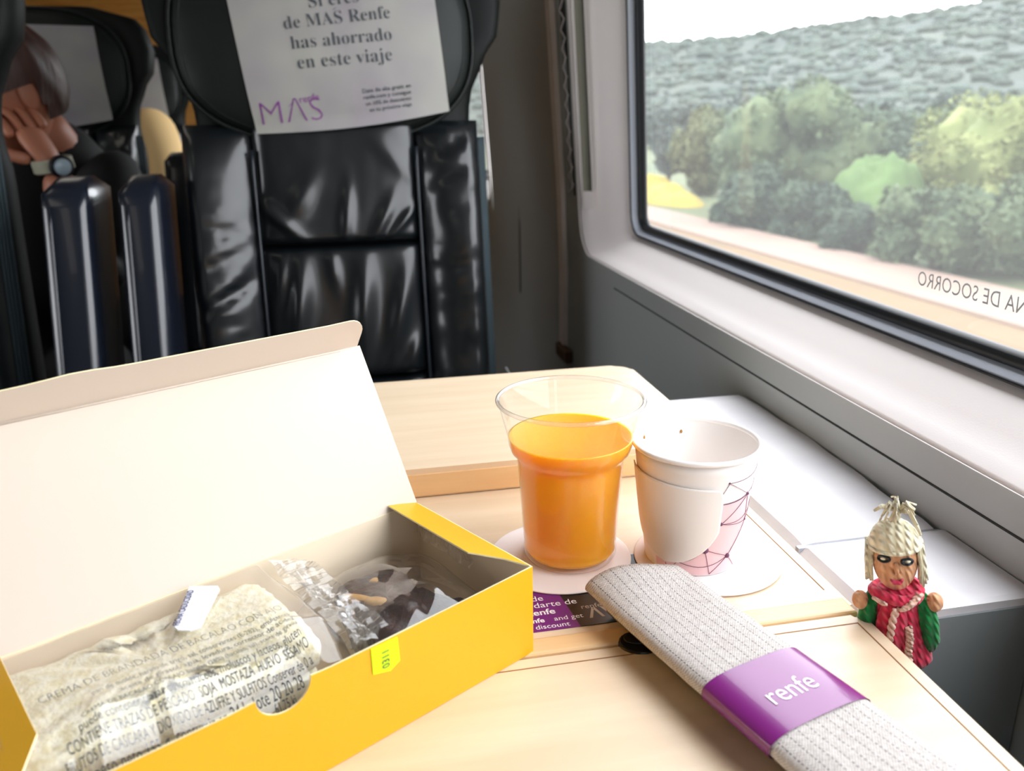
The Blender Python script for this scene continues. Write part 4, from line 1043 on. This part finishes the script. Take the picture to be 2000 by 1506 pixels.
mk('jacket', *join(jk), M['jacket'], p1, world=True)
tr_ = skin('j', [(a, b, c, r*1.12) for a, b, c, r in legs], [(0, 1), (1, 2), (2, 3), (4, 5), (5, 6), (6, 7)], None)
mk('trousers', *tr_, M['jacket'], p1, world=True)
mk('shoe', *sphere_data((-.51, 1.42, .045), (.045, .12, .044), 20, 12), M['shell'], p1, world=True); mk('shoe', *sphere_data((-.69, 1.42, .045), (.045, .12, .044), 20, 12), M['shell'], p1, world=True)
def hairf(p):
    k = 1+.05*fbm((p.x*9, p.y*9, p.z*3), 3, 3)+.035*fbm((p.x*60, p.y*60, p.z*9), 1, 2); return p*k
hvv, hff = sphere_data((0, 0, 0), (.082, .104, .116), 72, 44, hairf)
keep = []
for q in hff:
    m_ = sum((hvv[i] for i in q), Vector())/4
    if (m_.z > -.005 and (m_.y > -.062 or m_.z > .058)) or (m_.y > .020 and m_.z > -.075): keep.append(q)
hvw = [HCN+HR @ (p*.95+V(0, .008, .010)) for p in hvv]
idx = sorted({i for q in keep for i in q}); mp_ = {o: k for k, o in enumerate(idx)}
mk('hair', [hvw[i] for i in idx], [tuple(mp_[i] for i in q) for q in keep], M['hair'], p1, world=True)
axis = (WR-EL).normalized(); o1 = axis.orthogonal().normalized(); o2_ = axis.cross(o1)
WC = WR+axis*.006
mk('watch_strap', *join([tube_data([WC+axis*k+(o1*math.cos(a)+o2_*math.sin(a))*.0275 for a in [2*PI*i/30 for i in range(30)]], .004, 6, closed=True) for k in (-.007, -.0025, .0025, .007)]), M['strap'], p1, world=True)
wn = (V(0, -1, .12)-axis*V(0, -1, .12).dot(axis)).normalized(); wn = (wn+V(.75, 0, 0)).normalized(); wcen = WC+wn*.030
wx = wn.orthogonal().normalized(); wy = wn.cross(wx)
def disc(c, nrm, r, h, n=28):
    x_ = nrm.orthogonal().normalized(); y_ = nrm.cross(x_)
    vs = [c+(x_*math.cos(2*PI*i/n)+y_*math.sin(2*PI*i/n))*r for i in range(n)]+[c+nrm*h+(x_*math.cos(2*PI*i/n)+y_*math.sin(2*PI*i/n))*r*.95 for i in range(n)]
    return vs, [tuple(range(n))[::-1], tuple(range(n, 2*n))]+[(i, (i+1) % n, (i+1) % n+n, i+n) for i in range(n)]
wc_ = mk('watch_case', *disc(wcen, wn, .0185, .007), M['black'], p1, world=True)
mk('watch_dial', *disc(wcen+wn*.0068, wn, .0135, .0012), M['watch'], wc_, world=True)
tmp = [HCN+HR @ V(.072, -.062+.075*k/8, .008) for k in range(9)]
gl_ = mk('glasses', *join([tube_data(tmp, .0018, 6)]+[tube_data([HCN+HR @ (V(sx*.032+.026*math.cos(a), -.094, .006+.018*math.sin(a))) for a in [2*PI*i/24 for i in range(24)]], .0018, 6, closed=True) for sx in (-1, 1)]), M['shell'], p1, world=True)
mk('hinge_glint', *sphere_data(HCN+HR @ V(.0715, -.064, .008), .0042, 10, 8), M['gold'], gl_, world=True)

# --- second passenger, beige sweater, seen through the narrow gap
p2 = thing('person', 'person in a beige sweater, shoulder and arm showing in the narrow gap', 'person', (-.66, 2.66, 0))
(hv, hf), HR2 = head_shape(V(-.68, 2.58, 1.13), math.radians(-20), math.radians(10), .95)
b2 = [(hv, hf), skin('b', [(-.67, 2.74, .47, (.16, .12)), (-.67, 2.71, .64, (.155, .115)), (-.67, 2.67, .82, (.165, .105)), (-.67, 2.64, .95, (.13, .085)), (-.675, 2.61, 1.0, (.052, .052)), (-.68, 2.59, 1.06, (.05, .05))], [(0, 1), (1, 2), (2, 3), (3, 4), (4, 5)], None),
      skin('b', [(-.59, 2.72, .50, .085), (-.58, 2.40, .52, .066), (-.58, 2.40, .28, .05), (-.58, 2.40, .09, .04), (-.75, 2.72, .50, .085), (-.76, 2.40, .52, .066), (-.76, 2.40, .28, .05), (-.76, 2.40, .09, .04)], [(0, 1), (1, 2), (2, 3), (4, 5), (5, 6), (6, 7)], None),
      hand_data((-.56, 2.42, .60), (-.5, -.6, -.1), (0, 0, 1), .95, .5), hand_data((-.78, 2.42, .60), (.5, -.6, -.1), (0, 0, 1), .95, .5)]
mk('body', *join(b2), M['skin'], p2, world=True)
sw = [skin('s', [(-.67, 2.74, .47, (.175, .13)), (-.67, 2.71, .64, (.17, .125)), (-.67, 2.67, .82, (.175, .115)), (-.67, 2.645, .94, (.15, .10)), (-.673, 2.62, .985, (.07, .065))], [(0, 1), (1, 2), (2, 3), (3, 4)], None),
      skin('s', [(-.57, 2.62, .965, .062), (-.510, 2.57, .958, .058), (-.485, 2.53, .82, .052), (-.50, 2.46, .68, .045), (-.55, 2.43, .615, .038)], [(0, 1), (1, 2), (2, 3), (3, 4)], None),
      skin('s', [(-.77, 2.62, .95, .062), (-.83, 2.58, .91, .056), (-.86, 2.54, .78, .05), (-.82, 2.46, .67, .045), (-.79, 2.43, .615, .038)], [(0, 1), (1, 2), (2, 3), (3, 4)], None)]
mk('sweater', *join(sw), M['beige'], p2, world=True)
mk('trousers', *skin('j', [(-.59, 2.72, .50, .095), (-.58, 2.40, .52, .075), (-.58, 2.40, .28, .056), (-.58, 2.40, .07, .05), (-.75, 2.72, .50, .095), (-.76, 2.40, .52, .075), (-.76, 2.40, .28, .056), (-.76, 2.40, .07, .05)], [(0, 1), (1, 2), (2, 3), (4, 5), (5, 6), (6, 7)], None), M['jacket'], p2, world=True)
hv2 = [V(-.68, 2.58, 1.13)+HR2 @ (p*.97+V(0, .008, .010)) for p in hvv]
mk('hair', [hv2[i] for i in idx], [tuple(mp_[i] for i in q) for q in keep], M['hair'], p2, world=True)

# thin cord on the dark floor strip between seat and window wall
cd = tag(tube('seat_cord', [(.205, 1.13, .62), (.215, 1.12, .60), (.222, 1.09, .57), (.228, 1.06, .545), (.232, 1.03, .50), (.233, 1.02, .30), (.236, 1.02, .004)], .0022, M['cord']), 'thin pale cord hanging beside the facing seat near the window wall', 'cord')

# ================================================================ OUTDOORS
GZ = -1.2
def quad(name, pts, m_, th=.05):
    n = len(pts); vs = [V(*p) for p in pts]+[V(p[0], p[1], p[2]-th) for p in pts]
    return mk(name, vs, [tuple(range(n)), tuple(range(n, 2*n))[::-1]]+[(i, (i+1) % n, (i+1) % n+n, i+n) for i in range(n)], m_, smooth=False)
struct(quad('ground', [(.6, -60, GZ-.06), (90, -60, GZ-.06), (90, 120, GZ-.06), (.6, 120, GZ-.06)], M['field']))
struct(quad('left_ground', [(-90, -60, GZ-.06), (-2.5, -60, GZ-.06), (-2.5, 120, GZ-.06), (-90, 120, GZ-.06)], M['field']))
ip, op = (lambda y: 7.04-.048*y), (lambda y: 8.63-.072*y)
struct(quad('ballast_strip', [(.8, -40, GZ-.02), (6.2+.03*40, -40, GZ-.02), (6.2-.03*50, 50, GZ-.02), (.8, 50, GZ-.02)], M['ballast'], .03))
struct(quad('dirt_strip', [(6.1+.03*40, -40, GZ), (ip(-40), -40, GZ), (ip(50), 50, GZ), (6.1-.03*50, 50, GZ)], M['dirt'], .03))
struct(quad('concrete_path', [(ip(-40), -40, GZ+.04), (op(-40), -40, GZ+.04), (op(50), 50, GZ+.04), (ip(50), 50, GZ+.04)], M['concrete'], .1))
# far forested hillside
crest = [(0, 2.8), (12, 3.1), (19.7, 3.45), (27, 3.95), (33, 4.4), (40.7, 4.9), (55, 5.4), (80, 5.0)]
def cr(a):
    for (a0, e0), (a1, e1_) in zip(crest, crest[1:]):
        if a <= a1: return e0+(e1_-e0)*(a-a0)/(a1-a0)
    return crest[-1][1]
def hillpt(u, w):
    a = 2+80*u; r = 72+276*w**1.3; A = math.radians(a); x, y = r*math.sin(A), r*math.cos(A)
    rise = sstep(0, .92, w)**1.15; H_ = 348*math.tan(math.radians(cr(a)))+2.1
    h = H_*rise+(.5+.6*rise)*fbm((x, y, 0), .16, 3)*min(1, w*6)+2.5*fbm((x, y, 4), .02, 2)*rise
    return V(x, y, GZ+h-.3)
v, f = grid_data(hillpt, 330, 90); hill = tag(mk('forested_hill', v, f, M['hill']), 'long wooded hillside on the horizon beyond the window', 'hill')
rn = random.Random(11); ico = bmesh.new(); bmesh.ops.create_icosphere(ico, subdivisions=1, radius=1); iv = [q.co.copy() for q in ico.verts]; fi = [tuple(q.index for q in g.verts) for g in ico.faces]; ico.free()
tp_ = ([], [], [])
for k in range(5200):
    w_ = rn.random()**.8; p = hillpt(rn.uniform(.08, .75), w_); r = rn.uniform(.6, 1.7)*(.6+.6*w_)
    tp_[rn.choice((0, 0, 1, 1, 2))].append(([p+V(q.x*r*1.15, q.y*r*1.15, q.z*r*.6+r*.2)*(1) for q in [u_*(1+.3*fbm(u_+V(k, 0, 0), 1.8, 2)) for u_ in iv]], fi))
for parts_, m_ in zip(tp_, (M['hill'], M['hill_tree'], M['hill_light'])): o = mk('woodland', *join(parts_), m_, hill); o['kind'] = 'stuff'
# trees and bushes beside the line
def tree(name, label, az, d, top, w, m_, seed, trunk=.5, n=11, group='trees beside the line', leaf=.05, nl=9000):
    A = math.radians(az); x, y = d*math.sin(A), d*math.cos(A)
    t = thing(name, label, 'tree' if 'tree' in name else 'bush', (x, y, GZ-.06), 0, group)
    rn = random.Random(seed); H_ = top-GZ; parts = []; cs = []
    ico = bmesh.new(); bmesh.ops.create_icosphere(ico, subdivisions=3, radius=1); iv = [q.co.copy() for q in ico.verts]; fi = [tuple(q.index for q in g.verts) for g in ico.faces]; ico.free()
    for k in range(n):
        a = rn.uniform(0, 2*PI); rr = w*.5*math.sqrt(rn.random())*.8; z = H_*(trunk*.35+(1-trunk*.35)*rn.uniform(.12, .82)); r = w*rn.uniform(.2, .34)*(1-.3*abs(z/H_-.5))
        r = min(r, (H_-z)*.95+.05, z*.98)
        c = V(rr*math.cos(a), rr*math.sin(a), z); cs.append((c, r))
        parts.append(([c+p*r*.86*(1+.34*fbm(p+V(seed, k, 0), 2.6, 4)) for p in iv], fi))
    cr_ = mk('crown', *join(parts), m_, t)
    vs, fs = [], []; tot = sum(r*r for c, r in cs)
    for c, r in cs:
        for q in range(int(nl*r*r/tot)):
            p = V(rn.gauss(0, 1), rn.gauss(0, 1), rn.gauss(0, 1)).normalized()
            k_ = fbm(p+V(seed, c.x, c.z), 2.2, 3); 
            if k_ < -.18: continue
            o_ = c+p*r*(rn.uniform(.84, 1.10)+.3*k_)
            if o_.z < .02: continue
            u_ = V(rn.gauss(0, 1), rn.gauss(0, 1), rn.gauss(0, .7)).normalized(); v_ = u_.cross(p+V(rn.gauss(0, .5), rn.gauss(0, .5), rn.gauss(0, .5))).normalized()
            l_ = leaf*d/20*rn.uniform(.7, 1.5); i0 = len(vs)
            vs += [o_-u_*l_*1.6, o_-v_*l_*.7, o_+u_*l_*1.6, o_+v_*l_*.7]; fs.append((i0, i0+1, i0+2, i0+3))
    lv = mk('foliage', vs, fs, m_, t, smooth=False); lv['kind'] = 'stuff'
    tube('trunk', [(0, 0, 0), (.05*w, 0, H_*.35), (0, .04*w, H_*.6)], [.05*w+.03, .04*w+.02, .03*w], M['bark'], t, n=8)
    return t
tree('round_tree', 'dense mid-green rounded tree at the middle of the window view', 29.0, 20, 1.62, 3.0, M['leaf_mid'], 1, .2, 18)
tree('round_tree', 'dark green tree right of the rounded one, behind the path', 35.4, 24.5, 1.15, 2.4, M['leaf_dark'], 2, .2, 14)
tree('olive_tree', 'light olive tree left of the rounded tree', 24.0, 25.0, 1.15, 1.7, M['leaf_olive'], 3, .4, 12)
tree('slim_tree', 'dark slim tree near the left side of the window view', 21.4, 27.5, .75, 1.0, M['leaf_blue'], 4, .5, 9)
tree('large_tree', 'large yellow-green tree cut off by the right edge of the window view', 44.2, 18.4, 1.2, 4.8, M['leaf_light'], 5, .1, 22, leaf=.045, nl=26000)
tree('low_bush', 'dark low bush below the large yellow-green tree', 38.2, 13.5, -.08, 1.5, M['leaf_mid'], 6, 0, 10, group='bushes beside the path')
tree('low_bush', 'dark bush in front of the middle trees, beside the path', 27.0, 17.8, -.02, 1.7, M['leaf_dark'], 7, 0, 10, group='bushes beside the path')
tree('low_bush', 'small dark bush by the path, left of the grassy bank', 30.6, 16.4, -.25, 1.3, M['leaf_dark'], 17, 0, 9, group='bushes beside the path')
tree('low_bush', 'small dark bush by the path in front of the grassy bank', 33.6, 14.7, -.52, 1.2, M['leaf_dark'], 21, 0, 9, group='bushes beside the path')
tree('low_bush', 'green bush at the far right below the large tree', 43.6, 13.2, .12, 1.6, M['leaf_mid'], 18, 0, 10, group='bushes beside the path')
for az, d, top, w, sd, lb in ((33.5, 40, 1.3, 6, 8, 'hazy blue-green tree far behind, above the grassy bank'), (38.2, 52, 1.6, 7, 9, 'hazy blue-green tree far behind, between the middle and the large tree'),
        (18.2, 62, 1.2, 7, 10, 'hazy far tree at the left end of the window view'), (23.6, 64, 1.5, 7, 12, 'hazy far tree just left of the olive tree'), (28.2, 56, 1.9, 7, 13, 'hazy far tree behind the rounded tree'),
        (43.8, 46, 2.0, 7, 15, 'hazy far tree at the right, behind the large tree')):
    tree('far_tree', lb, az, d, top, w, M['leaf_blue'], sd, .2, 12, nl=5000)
def mound(name, label, cat, cx, cy, rx, ry, h, m_, seed, rot=0):
    def fn(u, w):
        a = 2*PI*u; r = w; x, y = rx*r*math.cos(a), ry*r*math.sin(a)
        return V(cx+x*math.cos(rot)-y*math.sin(rot), cy+x*math.sin(rot)+y*math.cos(rot), GZ-.05+h*(1-r*r)**1.0*(1+.45*fbm((x+seed, y, 0), 1.3, 4)))
    v, f = grid_data(fn, 60, 24); return tag(mk(name, v, f, m_), label, cat)
mound('grass_bank', 'bright green grassy bank between the dark bushes', 'grass', 9.9, 14.6, 1.35, 1.2, 1.30, M['grass'], 2)
mound('flower_bank', 'yellow flowering bank at the far left end of the path', 'flowers', 8.4, 22.2, .85, 2.6, .5, M['yellow_field'], 5)
